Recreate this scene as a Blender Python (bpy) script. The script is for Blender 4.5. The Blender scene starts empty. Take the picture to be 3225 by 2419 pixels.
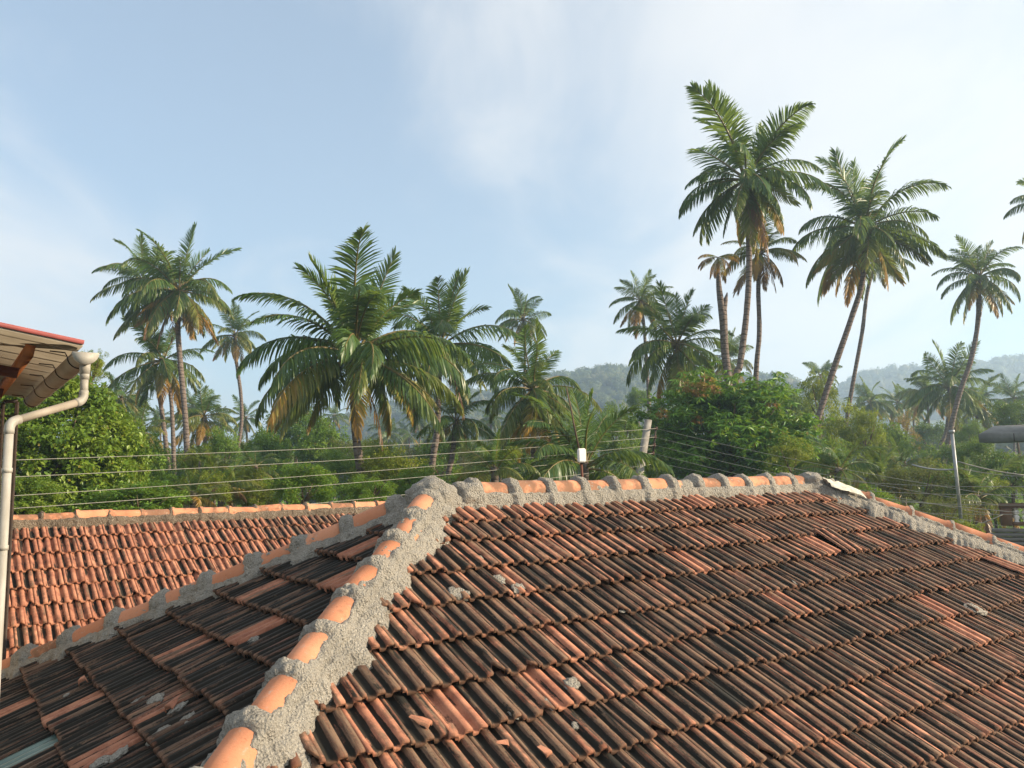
import bpy, bmesh, math, random
import numpy as np
from mathutils import Vector, Matrix, noise as mnoise

# ------------------------------------------------------------------ camera, sky, sun, exposure
SC = bpy.context.scene
COL = SC.collection
EYE = 5.0                       # camera height above the ground
F_SRC, PITCH, ROLL = 2543.73, math.radians(6.834), math.radians(-1.207)
cam_d = bpy.data.cameras.new('camera')
cam = bpy.data.objects.new('camera', cam_d); COL.objects.link(cam)
cam.matrix_world = Matrix.Translation((0, 0, EYE)) @ Matrix.Rotation(math.pi/2 + PITCH, 4, 'X') @ Matrix.Rotation(ROLL, 4, 'Z')
cam_d.sensor_fit = 'HORIZONTAL'; cam_d.sensor_width = 36.0
cam_d.lens = 36.0*F_SRC/3225.0
cam_d.clip_start = 0.05; cam_d.clip_end = 6000
SC.camera = cam

SUN_AZ, SUN_EL = math.radians(96), math.radians(19.5)      # azimuth clockwise from the view direction (+Y)
SUNV = Vector((math.sin(SUN_AZ)*math.cos(SUN_EL), math.cos(SUN_AZ)*math.cos(SUN_EL), math.sin(SUN_EL)))
sun_d = bpy.data.lights.new('sun', 'SUN'); sun_d.energy = 5.0; sun_d.angle = math.radians(0.6); sun_d.color = (1.0, 0.83, 0.60)
sun = bpy.data.objects.new('sun', sun_d); COL.objects.link(sun)
sun.rotation_euler = (-SUNV).to_track_quat('-Z', 'Y').to_euler(); sun.location = (40, 10, 60)

CLOUD_OFF = (5.6, 1.8, 0.0); SKY_TINT = (0.93, 1.06, 1.12, 1)
world = bpy.data.worlds.new('World'); SC.world = world; world.use_nodes = True
wt = world.node_tree; wt.nodes.clear()
def wn(t, **k):
    n = wt.nodes.new(t)
    for a, b in k.items(): setattr(n, a, b)
    return n
w_out = wn('ShaderNodeOutputWorld'); w_bg = wn('ShaderNodeBackground'); w_bg.inputs['Strength'].default_value = 0.115
sky = wn('ShaderNodeTexSky', sky_type='NISHITA', sun_disc=False, sun_elevation=SUN_EL, sun_rotation=SUN_AZ,
         altitude=0.0, air_density=1.0, dust_density=1.2, ozone_density=1.2)
# thin high cloud: a noise layer on a flat sheet overhead, seen in perspective
tc = wn('ShaderNodeTexCoord'); sep = wn('ShaderNodeSeparateXYZ'); wt.links.new(tc.outputs['Generated'], sep.inputs[0])
def wmath(op, a, b=None, clamp=False):
    n = wn('ShaderNodeMath', operation=op, use_clamp=clamp)
    for i, v in enumerate((a, b)):
        if v is None: continue
        if isinstance(v, (int, float)): n.inputs[i].default_value = v
        else: wt.links.new(v, n.inputs[i])
    return n.outputs[0]
zc = wmath('ADD', wmath('MAXIMUM', sep.outputs[2], 0.0), 0.22)
comb = wn('ShaderNodeCombineXYZ')
wt.links.new(wmath('DIVIDE', sep.outputs[0], zc), comb.inputs[0]); wt.links.new(wmath('DIVIDE', sep.outputs[1], zc), comb.inputs[1])
def wnoise(scale, detail, rough, off, dist=0.0):
    m = wn('ShaderNodeMapping'); m.inputs['Location'].default_value = off; m.inputs['Rotation'].default_value = (0, 0, 0.5)
    m.inputs['Scale'].default_value = (1.0, 0.62, 1.0)
    wt.links.new(comb.outputs[0], m.inputs[0])
    n = wn('ShaderNodeTexNoise'); n.inputs['Scale'].default_value = scale; n.inputs['Detail'].default_value = detail
    n.inputs['Roughness'].default_value = rough; n.inputs['Distortion'].default_value = dist
    wt.links.new(m.outputs[0], n.inputs['Vector']); return n.outputs[0]
n_big = wnoise(0.62, 5.0, 0.5, CLOUD_OFF, 0.4)
n_fine = wnoise(2.6, 8.0, 0.55, (9.0, 4.0, 0.0), 0.6)
mixv = wmath('ADD', wmath('MULTIPLY', n_big, 0.66), wmath('MULTIPLY', n_fine, 0.34))
sunang = wn('ShaderNodeVectorMath', operation='DOT_PRODUCT'); wt.links.new(tc.outputs['Generated'], sunang.inputs[0]); sunang.inputs[1].default_value = SUNV
thick = wmath('MULTIPLY', wmath('ADD', sunang.outputs['Value'], 0.2), 0.05)     # sun's aureole painted in: the cloud layer whitens towards the sun
ramp = wn('ShaderNodeMapRange', interpolation_type='SMOOTHSTEP'); ramp.inputs['From Min'].default_value = 0.42; ramp.inputs['From Max'].default_value = 0.62
ramp.inputs['To Min'].default_value = 0.16; ramp.inputs['To Max'].default_value = 0.74
wt.links.new(wmath('ADD', mixv, thick), ramp.inputs['Value'])
mix = wn('ShaderNodeMix', data_type='RGBA'); wt.links.new(ramp.outputs[0], mix.inputs['Factor'])
tintn = wn('ShaderNodeMix', data_type='RGBA', blend_type='MULTIPLY'); tintn.inputs['Factor'].default_value = 1.0; tintn.inputs[7].default_value = SKY_TINT
gam = wn('ShaderNodeGamma'); gam.inputs[1].default_value = 0.78; wt.links.new(sky.outputs[0], gam.inputs[0]); wt.links.new(gam.outputs[0], tintn.inputs[6]);   # gamma compresses the sky's brightness range
wt.links.new(tintn.outputs[2], mix.inputs[6]); mix.inputs[7].default_value = (4.25, 4.10, 3.88, 1)
wt.links.new(mix.outputs[2], w_bg.inputs['Color']); wt.links.new(w_bg.outputs[0], w_out.inputs[0])

SC.view_settings.view_transform = 'Standard'; SC.view_settings.look = 'None'
SC.view_settings.exposure = 1.22; SC.view_settings.gamma = 1.0; SC.view_settings.use_curve_mapping = False
cy = SC.cycles
cy.max_bounces = 7; cy.diffuse_bounces = 3; cy.glossy_bounces = 2; cy.transmission_bounces = 4; cy.transparent_max_bounces = 6; cy.volume_bounces = 1
cy.use_denoising = True; cy.caustics_reflective = False; cy.caustics_refractive = False
cy.sample_clamp_indirect = 6.0

# ------------------------------------------------------------------ helpers
R = math.radians
def at(px, py, depth):
    """A point seen at pixel (px, py) of the 3225 x 2419 photograph, `depth` metres ahead."""
    u, v = px - 1612.5, py - 1209.5
    c, s = math.cos(-ROLL), math.sin(-ROLL)
    u, v = (c*u - s*v)/F_SRC, (s*u + c*v)/F_SRC
    d = Vector((u, math.cos(PITCH) + v*math.sin(PITCH), math.sin(PITCH) - v*math.cos(PITCH)))
    d *= depth/d.y
    return d + Vector((0, 0, EYE))
K = 3225.0/2212.0
def atd(px, py, depth): return at(px*K, py*K, depth)     # the same for a 2212 px wide view
def project(p):
    x, y, z = p[0], p[1], p[2] - EYE
    fw = y*math.cos(PITCH) + z*math.sin(PITCH); up = -y*math.sin(PITCH) + z*math.cos(PITCH)
    if fw <= 0.05: return None
    u, v = F_SRC*x/fw, -F_SRC*up/fw
    c, s = math.cos(ROLL), math.sin(ROLL)
    return 1612.5 + c*u - s*v, 1209.5 + s*u + c*v, fw

def mesh_np(name, V, quads=None, tris=None, attrs=None, smooth=False, mats=()):
    V = np.asarray(V, dtype=np.float32).reshape(-1, 3)
    parts, sizes = [], []
    if quads is not None and len(quads):
        q = np.asarray(quads, dtype=np.int32).reshape(-1, 4); parts.append(q.ravel()); sizes.append(np.full(len(q), 4, np.int32))
    if tris is not None and len(tris):
        t = np.asarray(tris, dtype=np.int32).reshape(-1, 3); parts.append(t.ravel()); sizes.append(np.full(len(t), 3, np.int32))
    loops = np.concatenate(parts); sizes = np.concatenate(sizes)
    me = bpy.data.meshes.new(name)
    me.vertices.add(len(V)); me.vertices.foreach_set('co', V.ravel())
    me.loops.add(len(loops)); me.loops.foreach_set('vertex_index', loops)
    me.polygons.add(len(sizes)); st = np.zeros(len(sizes), np.int32); st[1:] = np.cumsum(sizes)[:-1]
    me.polygons.foreach_set('loop_start', st)
    if smooth: me.polygons.foreach_set('use_smooth', np.ones(len(sizes), bool))
    for k, a in (attrs or {}).items():
        a = np.asarray(a, dtype=np.float32)
        if a.ndim == 1:
            at_ = me.attributes.new(k, 'FLOAT', 'POINT'); at_.data.foreach_set('value', a)
        else:
            at_ = me.attributes.new(k, 'FLOAT_VECTOR', 'POINT'); at_.data.foreach_set('vector', a.ravel())
    for m in mats: me.materials.append(m)
    me.update(calc_edges=True); me.validate()
    return me
def link(name, data, parent=None, mw=None):
    o = bpy.data.objects.new(name, data); COL.objects.link(o)
    if parent is not None: o.parent = parent
    if mw is not None: o.matrix_local = mw
    return o
def thing(name, label, cat, loc=(0, 0, 0), group=None):
    o = link(name, None); o.location = loc; o.empty_display_size = 0.3
    o['label'] = label; o['category'] = cat
    if group: o['group'] = group
    return o
def tag(o, label, cat, group=None):
    o['label'] = label; o['category'] = cat
    if group: o['group'] = group
    return o

class MB:
    """Collects simple shapes into one mesh."""
    def __init__(s): s.v, s.q, s.t = [], [], []
    def box(s, c, x, y, z):
        """box with centre c and half-axis vectors x, y, z"""
        c, x, y, z = Vector(c), Vector(x), Vector(y), Vector(z); b = len(s.v)
        for i in (-1, 1):
            for j in (-1, 1):
                for k in (-1, 1): s.v.append(c + i*x + j*y + k*z)
        for f in ((0, 1, 3, 2), (4, 6, 7, 5), (0, 4, 5, 1), (2, 3, 7, 6), (0, 2, 6, 4), (1, 5, 7, 3)): s.q.append([b + i for i in f])
        return s
    def tube(s, pts, rad, n=8, cap=True):
        pts = [Vector(p) for p in pts]; b = len(s.v)
        if not hasattr(rad, '__len__'): rad = [rad]*len(pts)
        ref = None
        for i, p in enumerate(pts):
            d = (pts[min(i+1, len(pts)-1)] - pts[max(i-1, 0)]).normalized()
            if ref is None: ref = d.orthogonal().normalized()
            ref = (ref - d*ref.dot(d)).normalized(); w = d.cross(ref)
            for k in range(n):
                a = 2*math.pi*k/n; s.v.append(p + (ref*math.cos(a) + w*math.sin(a))*rad[i])
        for i in range(len(pts)-1):
            for k in range(n): s.q.append([b + i*n + k, b + i*n + (k+1) % n, b + (i+1)*n + (k+1) % n, b + (i+1)*n + k])
        if cap:
            for e, base in ((0, b), (1, b + (len(pts)-1)*n)):
                c = len(s.v); s.v.append(pts[-1 if e else 0])
                for k in range(n): s.t.append([c, base + k, base + (k+1) % n] if e else [c, base + (k+1) % n, base + k])
        return s
    def build(s, name, mat, parent=None, smooth=False, mw=None):
        me = mesh_np(name, [tuple(v) for v in s.v], s.q, s.t, smooth=smooth, mats=(mat,))
        return link(name, me, parent, mw)
def ico(sub=2):
    bm = bmesh.new(); bmesh.ops.create_icosphere(bm, subdivisions=sub, radius=1.0)
    v = np.array([x.co[:] for x in bm.verts]); t = np.array([[l.index for l in f.verts] for f in bm.faces]); bm.free()
    return v, t
def rodrig(axis, ang): return Matrix.Rotation(ang, 4, axis)

# ------------------------------------------------------------------ materials
def material(name):
    m = bpy.data.materials.new(name); m.use_nodes = True; nt = m.node_tree
    bs = nt.nodes['Principled BSDF']; bs.inputs['Specular IOR Level'].default_value = 0.25
    return m, nt, bs
class G:
    """Small node-graph helper."""
    def __init__(s, nt): s.nt = nt
    def n(s, t, **k):
        x = s.nt.nodes.new(t)
        for a, b in k.items(): setattr(x, a, b)
        return x
    def put(s, sock, v):
        if isinstance(v, bpy.types.NodeSocket): s.nt.links.new(v, sock)
        else: sock.default_value = v
    def math(s, op, a, b=0.0, clamp=False):
        x = s.n('ShaderNodeMath', operation=op, use_clamp=clamp); s.put(x.inputs[0], a); s.put(x.inputs[1], b); return x.outputs[0]
    def vmath(s, op, a, b=(0, 0, 0)):
        x = s.n('ShaderNodeVectorMath', operation=op); s.put(x.inputs[0], a); s.put(x.inputs[1], b); return x.outputs[0]
    def noise(s, vec, scale, detail=3.0, rough=0.55, col=False):
        x = s.n('ShaderNodeTexNoise'); s.put(x.inputs['Vector'], vec); s.put(x.inputs['Scale'], scale)
        x.inputs['Detail'].default_value = detail; x.inputs['Roughness'].default_value = rough; return x.outputs[1 if col else 0]
    def voro(s, vec, scale):
        x = s.n('ShaderNodeTexVoronoi'); s.put(x.inputs['Vector'], vec); s.put(x.inputs['Scale'], scale); return x.outputs[0]
    def step(s, v, lo, hi, a=0.0, b=1.0):
        x = s.n('ShaderNodeMapRange', interpolation_type='SMOOTHSTEP'); s.put(x.inputs['Value'], v)
        for k, w in (('From Min', lo), ('From Max', hi), ('To Min', a), ('To Max', b)): s.put(x.inputs[k], w)
        return x.outputs[0]
    def mix(s, f, a, b):
        x = s.n('ShaderNodeMix', data_type='RGBA'); s.put(x.inputs['Factor'], f)
        for i, c in ((6, a), (7, b)): s.put(x.inputs[i], c if isinstance(c, bpy.types.NodeSocket) else (*c, 1.0))
        return x.outputs[2]
    def attr(s, name, kind='GEOMETRY', out='Fac'):
        x = s.n('ShaderNodeAttribute', attribute_name=name, attribute_type=kind); return x.outputs[out]
    def sep(s, v):
        x = s.n('ShaderNodeSeparateXYZ'); s.put(x.inputs[0], v); return x.outputs
    def obj(s): return s.n('ShaderNodeTexCoord').outputs['Object']
    def geo(s): return s.n('ShaderNodeNewGeometry').outputs['Position']
    def bump(s, h, strength, dist, bs):
        x = s.n('ShaderNodeBump'); x.inputs['Strength'].default_value = strength; x.inputs['Distance'].default_value = dist
        s.put(x.inputs['Height'], h); s.nt.links.new(x.outputs[0], bs.inputs['Normal'])

def tile_material(name, kind, fresh):
    """Clay roof tile: fired clay with algae streaks that run down the tile. tile_tint = (wear, hue, seed) of each tile."""
    m, nt, bs = material(name); g = G(nt)
    tint = g.sep(g.attr('tile_tint', kind, 'Vector')); wear, hue, seed = tint[0], tint[1], tint[2]
    co = g.attr('tile_co', 'GEOMETRY', 'Vector')
    off = g.n('ShaderNodeCombineXYZ'); 
    for i, k in enumerate((37.0, 91.0, 53.0)): g.put(off.inputs[i], g.math('MULTIPLY', seed, k))
    p = g.vmath('ADD', co, off.outputs[0])
    ps = g.vmath('MULTIPLY', p, (1.0, 0.085, 1.0))           # stretched along the tile
    streak = g.noise(ps, 55.0, 4.0, 0.65); patch = g.noise(p, 9.0, 5.0, 0.65); grit = g.noise(p, 75.0, 5.0, 0.7)
    broad = g.noise(g.vmath('MULTIPLY', p, (1.0, 0.30, 1.0)), 13.0, 3.0, 0.55)
    ribt = g.noise(g.vmath('MULTIPLY', p, (1.0, 0.05, 0.0)), 15.0, 1.0, 0.5)          # each rib and pan weathers in its own way
    h = g.sep(co)[2]; yy = g.sep(co)[1]
    pan = g.step(h, 0.004, 0.014, 1.0, 0.0)
    clay = g.mix(hue, (0.34, 0.140, 0.082), (0.46, 0.215, 0.130))
    clay = g.mix(g.step(patch, 0.35, 0.7), clay, (0.25, 0.095, 0.058))
    clay = g.mix(g.step(grit, 0.50, 0.75, 0.0, 0.5), clay, (0.55, 0.27, 0.16))
    # brown weathering of the raised clay, red-brown dirt and black algae in the pans, blackened further to paint in trough shade
    w1 = g.math('ADD', g.math('MULTIPLY', wear, 1.25), g.math('MULTIPLY', g.math('SUBTRACT', g.math('ADD', streak, patch), 1.0), 1.5))
    w1 = g.math('ADD', w1, g.math('MULTIPLY', g.math('SUBTRACT', ribt, 0.5), 2.2))
    brown = g.mix(g.step(streak, 0.36, 0.64), (0.072, 0.038, 0.026), (0.175, 0.112, 0.072))
    brown = g.mix(g.step(broad, 0.50, 0.68, 0.0, 0.8), brown, (0.155, 0.052, 0.030))
    brown = g.mix(g.step(grit, 0.52, 0.66, 0.0, 0.6), brown, (0.23, 0.115, 0.068))
    col = g.mix(g.step(w1, 0.35, 0.85), clay, brown)
    w2 = g.math('ADD', g.math('MULTIPLY', wear, 0.80), g.math('MULTIPLY', g.math('SUBTRACT', g.math('ADD', streak, broad), 1.0), 1.5))
    w2 = g.math('ADD', w2, g.math('SUBTRACT', g.math('MULTIPLY', pan, 0.70), 0.24))
    w2 = g.math('ADD', w2, g.math('MULTIPLY', g.math('SUBTRACT', grit, 0.5), 0.7))
    w2 = g.math('ADD', w2, g.math('MULTIPLY', g.math('SUBTRACT', ribt, 0.5), 1.3))
    w2 = g.math('SUBTRACT', w2, g.step(yy, 0.0, 0.035, 0.35, 0.0))
    black = g.mix(patch, (0.010, 0.010, 0.008), (0.026, 0.021, 0.015))
    col = g.mix(g.step(w2, 0.46, 0.74), col, black)
    rust = g.step(g.math('ADD', yy, g.math('MULTIPLY', patch, 0.04)), 0.012, 0.05, 0.4, 0.0)
    col = g.mix(rust, col, g.mix(grit, (0.09, 0.040, 0.024), (0.25, 0.11, 0.055)))
    nt.links.new(col, bs.inputs['Base Color']); bs.inputs['Roughness'].default_value = 0.88
    hgt = g.math('ADD', g.math('MULTIPLY', grit, 0.6), g.math('MULTIPLY', streak, 0.8))
    g.bump(hgt, 0.55, 0.006, bs)
    return m
M = {}
M['tile'] = tile_material('weathered_clay_tile', 'OBJECT', 0); M['tile_mass'] = tile_material('weathered_clay_tile_mass', 'GEOMETRY', 0)

def simple(name, c1, c2, scale=6.0, rough=0.8, bump=0.3, bdist=0.01, stretch=(1, 1, 1), spec=0.25, coords='obj', metal=0.0, detail=5.0):
    m, nt, bs = material(name); g = G(nt)
    p = g.vmath('MULTIPLY', g.obj() if coords == 'obj' else g.geo(), stretch)
    f = g.noise(p, scale, detail, 0.6)
    nt.links.new(g.mix(g.step(f, 0.3, 0.7), c1, c2), bs.inputs['Base Color'])
    bs.inputs['Roughness'].default_value = rough; bs.inputs['Specular IOR Level'].default_value = spec; bs.inputs['Metallic'].default_value = metal
    if bump: g.bump(g.noise(p, scale*5, 4.0, 0.6), bump, bdist, bs)
    return m

def cap_material():
    m, nt, bs = material('clay_ridge_cap'); g = G(nt)
    p = g.geo(); rnd = g.n('ShaderNodeObjectInfo').outputs['Random']
    clay = g.mix(rnd, (0.46, 0.185, 0.095), (0.56, 0.25, 0.14))
    f = g.noise(p, 7.0, 5.0, 0.6); f2 = g.noise(p, 60.0, 4.0, 0.6)
    clay = g.mix(g.step(f2, 0.5, 0.75, 0.0, 0.35), clay, (0.36, 0.13, 0.07))
    soot = g.attr('soot', 'OBJECT')
    col = g.mix(g.step(g.math('ADD', f, g.math('MULTIPLY', soot, 0.5)), 0.62, 0.85, 0.0, 0.8), clay, (0.13, 0.075, 0.045))
    sp = g.noise(p, 26.0, 6.0, 0.7); col = g.mix(g.step(sp, 0.58, 0.68, 0.0, 0.55), col, (0.36, 0.33, 0.28)); col = g.mix(g.step(sp, 0.40, 0.30, 0.0, 0.5), col, (0.24, 0.085, 0.045))
    nt.links.new(col, bs.inputs['Base Color']); bs.inputs['Roughness'].default_value = 0.8
    g.bump(g.noise(p, 90.0, 4.0, 0.6), 0.3, 0.004, bs); return m
M['cap'] = cap_material()
def mortar_material(name, base, dark):
    m, nt, bs = material(name); g = G(nt); p = g.geo()
    f = g.noise(p, 3.0, 5.0, 0.6); gr = g.noise(p, 95.0, 4.0, 0.75); vo = g.voro(p, 75.0); mid = g.noise(p, 22.0, 5.0, 0.65)
    col = g.mix(g.step(f, 0.3, 0.7), base, dark)
    col = g.mix(g.step(mid, 0.50, 0.72, 0.0, 0.55), col, tuple(c*0.55 for c in dark))
    col = g.mix(g.step(gr, 0.50, 0.70, 0.0, 0.7), col, (0.56, 0.52, 0.45))
    col = g.mix(g.step(gr, 0.46, 0.28, 0.0, 0.8), col, (0.075, 0.070, 0.062))
    nt.links.new(col, bs.inputs['Base Color']); bs.inputs['Roughness'].default_value = 0.95
    g.bump(g.math('ADD', g.math('MULTIPLY', vo, 0.9), g.math('ADD', g.math('MULTIPLY', mid, 2.0), g.math('MULTIPLY', gr, 0.9))), 1.0, 0.020, bs); return m
M['mortar'] = mortar_material('cement_mortar', (0.40, 0.365, 0.31), (0.30, 0.275, 0.235))
M['old_mortar'] = mortar_material('old_lime_mortar', (0.22, 0.165, 0.115), (0.13, 0.095, 0.065))
M['deck'] = simple('roof_batten_wood', (0.05, 0.035, 0.025), (0.08, 0.055, 0.04), 4, 0.9)
M['plaster'] = simple('limewashed_plaster', (0.52, 0.48, 0.42), (0.42, 0.38, 0.32), 1.5, 0.9)
M['glass_tile'] = simple('greenish_glass_tile', (0.16, 0.22, 0.19), (0.10, 0.15, 0.13), 9, 0.35, 0.1, 0.004, spec=0.5)
M['pvc'] = simple('white_pvc', (0.40, 0.375, 0.33), (0.27, 0.245, 0.205), 9, 0.55, 0.08, 0.004, stretch=(1, 1, 0.3), spec=0.35)
M['pvc_grey'] = simple('dusty_grey_pvc', (0.33, 0.28, 0.22), (0.24, 0.20, 0.155), 5, 0.6, 0.08, 0.004)
M['red_sheet'] = simple('red_painted_sheet', (0.27, 0.075, 0.070), (0.21, 0.06, 0.055), 5, 0.45, 0.05)
M['soffit'] = simple('pale_sheet_underside', (0.40, 0.36, 0.29), (0.30, 0.26, 0.205), 3, 0.6, 0.05)
M['purlin'] = simple('orange_primed_steel', (0.36, 0.13, 0.035), (0.27, 0.09, 0.03), 6, 0.6, 0.1)
M['rafter'] = simple('red_oxide_steel', (0.15, 0.05, 0.025), (0.10, 0.035, 0.02), 6, 0.65, 0.1)
M['iron'] = simple('dark_rusty_iron', (0.03, 0.022, 0.018), (0.055, 0.035, 0.025), 20, 0.7, 0.2, 0.003)
M['post'] = simple('grey_painted_post', (0.33, 0.30, 0.26), (0.26, 0.24, 0.21), 4, 0.7)
M['concrete'] = simple('stained_concrete', (0.30, 0.285, 0.26), (0.17, 0.16, 0.145), 1.2, 0.9, 0.15, 0.004)
M['pole'] = simple('weathered_concrete_pole', (0.30, 0.28, 0.25), (0.20, 0.185, 0.165), 7.0, 0.9, 0.4, 0.008)
M['steel'] = simple('galvanised_steel', (0.34, 0.35, 0.35), (0.26, 0.27, 0.27), 9.0, 0.5, 0.1, 0.004, metal=0.4)
M['wire'] = simple('aluminium_wire', (0.34, 0.32, 0.27), (0.27, 0.255, 0.215), 9.0, 0.6, 0)
M['porcelain'] = simple('brown_porcelain', (0.12, 0.05, 0.03), (0.08, 0.035, 0.025), 9.0, 0.3, 0)
M['white_box'] = simple('white_plastic', (0.78, 0.77, 0.74), (0.72, 0.70, 0.67), 9.0, 0.45, 0)
M['white_paint'] = simple('white_painted_concrete', (0.74, 0.72, 0.68), (0.55, 0.53, 0.49), 6.0, 0.8)
M['brown_paint'] = simple('brown_washed_plaster', (0.16, 0.095, 0.06), (0.11, 0.065, 0.045), 3.0, 0.9)
M['cloth'] = simple('pale_cloth', (0.66, 0.62, 0.52), (0.55, 0.51, 0.42), 12.0, 0.95)
M['bark'] = simple('grey_brown_bark', (0.17, 0.12, 0.08), (0.09, 0.062, 0.042), 5.0, 0.95, 0.6, 0.02, stretch=(1, 1, 0.4))
M['nut'] = simple('green_yellow_coconut', (0.28, 0.19, 0.035), (0.17, 0.15, 0.03), 3.0, 0.5, 0)
def palm_bark():
    m, nt, bs = material('ringed_palm_bark'); g = G(nt); p = g.geo()
    z = g.math('ADD', g.sep(p)[2], g.math('MULTIPLY', g.noise(p, 1.6, 2.0), 0.35))
    ring = g.math('PINGPONG', g.math('MULTIPLY', z, 5.0), 0.5); ring = g.step(ring, 0.03, 0.2)
    f = g.noise(p, 9.0, 5.0, 0.65)
    col = g.mix(g.step(f, 0.3, 0.7), (0.120, 0.092, 0.076), (0.200, 0.158, 0.132)); col = g.mix(g.math('MULTIPLY', g.math('SUBTRACT', 1.0, ring), 0.55), col, (0.065, 0.048, 0.040))
    nt.links.new(col, bs.inputs['Base Color']); bs.inputs['Roughness'].default_value = 0.95
    g.bump(g.math('ADD', ring, f), 0.8, 0.03, bs); return m
M['palm_bark'] = palm_bark()

def leaf_shader(nt, bs, col, trans_col, trans, rough=0.45, spec=0.35):
    bs.inputs['Roughness'].default_value = rough; bs.inputs['Specular IOR Level'].default_value = spec
    nt.links.new(col, bs.inputs['Base Color'])
    tr = nt.nodes.new('ShaderNodeBsdfTranslucent'); nt.links.new(trans_col, tr.inputs['Color'])
    mx = nt.nodes.new('ShaderNodeMixShader'); mx.inputs[0].default_value = trans
    nt.links.new(bs.outputs[0], mx.inputs[1]); nt.links.new(tr.outputs[0], mx.inputs[2])
    nt.links.new(mx.outputs[0], nt.nodes['Material Output'].inputs['Surface'])
def frond_material():
    m, nt, bs = material('palm_frond'); g = G(nt)
    age = g.attr('leaf_age', 'OBJECT'); along = g.attr('along'); rnd = g.attr('rnd'); stem = g.attr('stem')
    a = g.math('ADD', age, g.math('MULTIPLY', g.math('SUBTRACT', rnd, 0.5), 0.35))
    a = g.math('ADD', a, g.math('MULTIPLY', g.math('MULTIPLY', g.math('SUBTRACT', along, 0.45), age), 0.9))
    green = g.mix(rnd, (0.046, 0.108, 0.026), (0.090, 0.160, 0.034))
    col = g.mix(g.step(a, 0.25, 0.75), green, (0.175, 0.190, 0.036)); col = g.mix(g.step(a, 0.75, 1.15), col, (0.36, 0.21, 0.035)); col = g.mix(g.step(a, 1.3, 1.8), col, (0.15, 0.085, 0.045))
    col = g.mix(stem, col, g.mix(g.step(age, 1.0, 1.8), (0.23, 0.17, 0.055), (0.16, 0.09, 0.045)))
    tcol = g.mix(0.75, col, g.mix(g.step(a, 0.8, 1.3), (0.24, 0.32, 0.04), (0.55, 0.30, 0.045)))
    leaf_shader(nt, bs, col, tcol, 0.38, 0.40, 0.45); return m
M['frond'] = frond_material()
def leaf_material(name, c1, c2, c3, trans=0.35, rough=0.5):
    m, nt, bs = material(name); g = G(nt); rnd = g.attr('rnd'); cl = g.attr('clump')
    col = g.mix(rnd, c1, c2); col = g.mix(g.step(cl, 0.35, 1.0), col, c3)
    col = g.mix(g.step(rnd, 0.965, 0.99, 0.0, 0.7), col, (0.30, 0.20, 0.04))
    tcol = g.mix(0.6, col, g.mix(rnd, (0.24, 0.36, 0.03), (0.34, 0.38, 0.04)))
    leaf_shader(nt, bs, col, tcol, trans, rough, 0.35); return m
M['leaf_big'] = leaf_material('broad_glossy_leaf', (0.0900, 0.1650, 0.0162), (0.1440, 0.2376, 0.0270), (0.2160, 0.2970, 0.0360), 0.35, 0.40)
M['leaf_dark'] = leaf_material('dark_green_leaf', (0.0450, 0.1121, 0.0213), (0.0775, 0.1581, 0.0276), (0.1063, 0.2012, 0.0319), 0.32)
M['leaf_mid'] = leaf_material('mid_green_leaf', (0.0735, 0.1610, 0.0150), (0.1163, 0.2229, 0.0225), (0.1715, 0.2804, 0.0281), 0.38)
M['leaf_yellow'] = leaf_material('yellowish_leaf', (0.1328, 0.1971, 0.0194), (0.2021, 0.2526, 0.0264), (0.2656, 0.2895, 0.0317), 0.42)
M['leaf_olive'] = leaf_material('olive_leaf', (0.0910, 0.1105, 0.0338), (0.1365, 0.1365, 0.0468), (0.1755, 0.1625, 0.0546), 0.35)
M['leaf_rust'] = leaf_material('rusty_leaf', (0.21, 0.090, 0.030), (0.30, 0.125, 0.036), (0.27, 0.15, 0.045), 0.4)
M['leaf_mango'] = leaf_material('mango_leaf', (0.0468, 0.1429, 0.0174), (0.0854, 0.2111, 0.0261), (0.1585, 0.3248, 0.0326), 0.34, 0.38)
M['ground'] = simple('leafy_red_soil', (0.09, 0.075, 0.035), (0.05, 0.065, 0.022), 0.6, 0.95, 0.5, 0.05, coords='geo')
M['hill'] = simple('dry_scrub_hillside', (0.105, 0.100, 0.048), (0.055, 0.075, 0.028), 0.025, 0.95, 0, coords='geo')
M['wood'] = leaf_material('far_canopy_leaf', (0.045, 0.070, 0.020), (0.085, 0.100, 0.032), (0.125, 0.115, 0.045), 0.25, 0.7)

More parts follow.
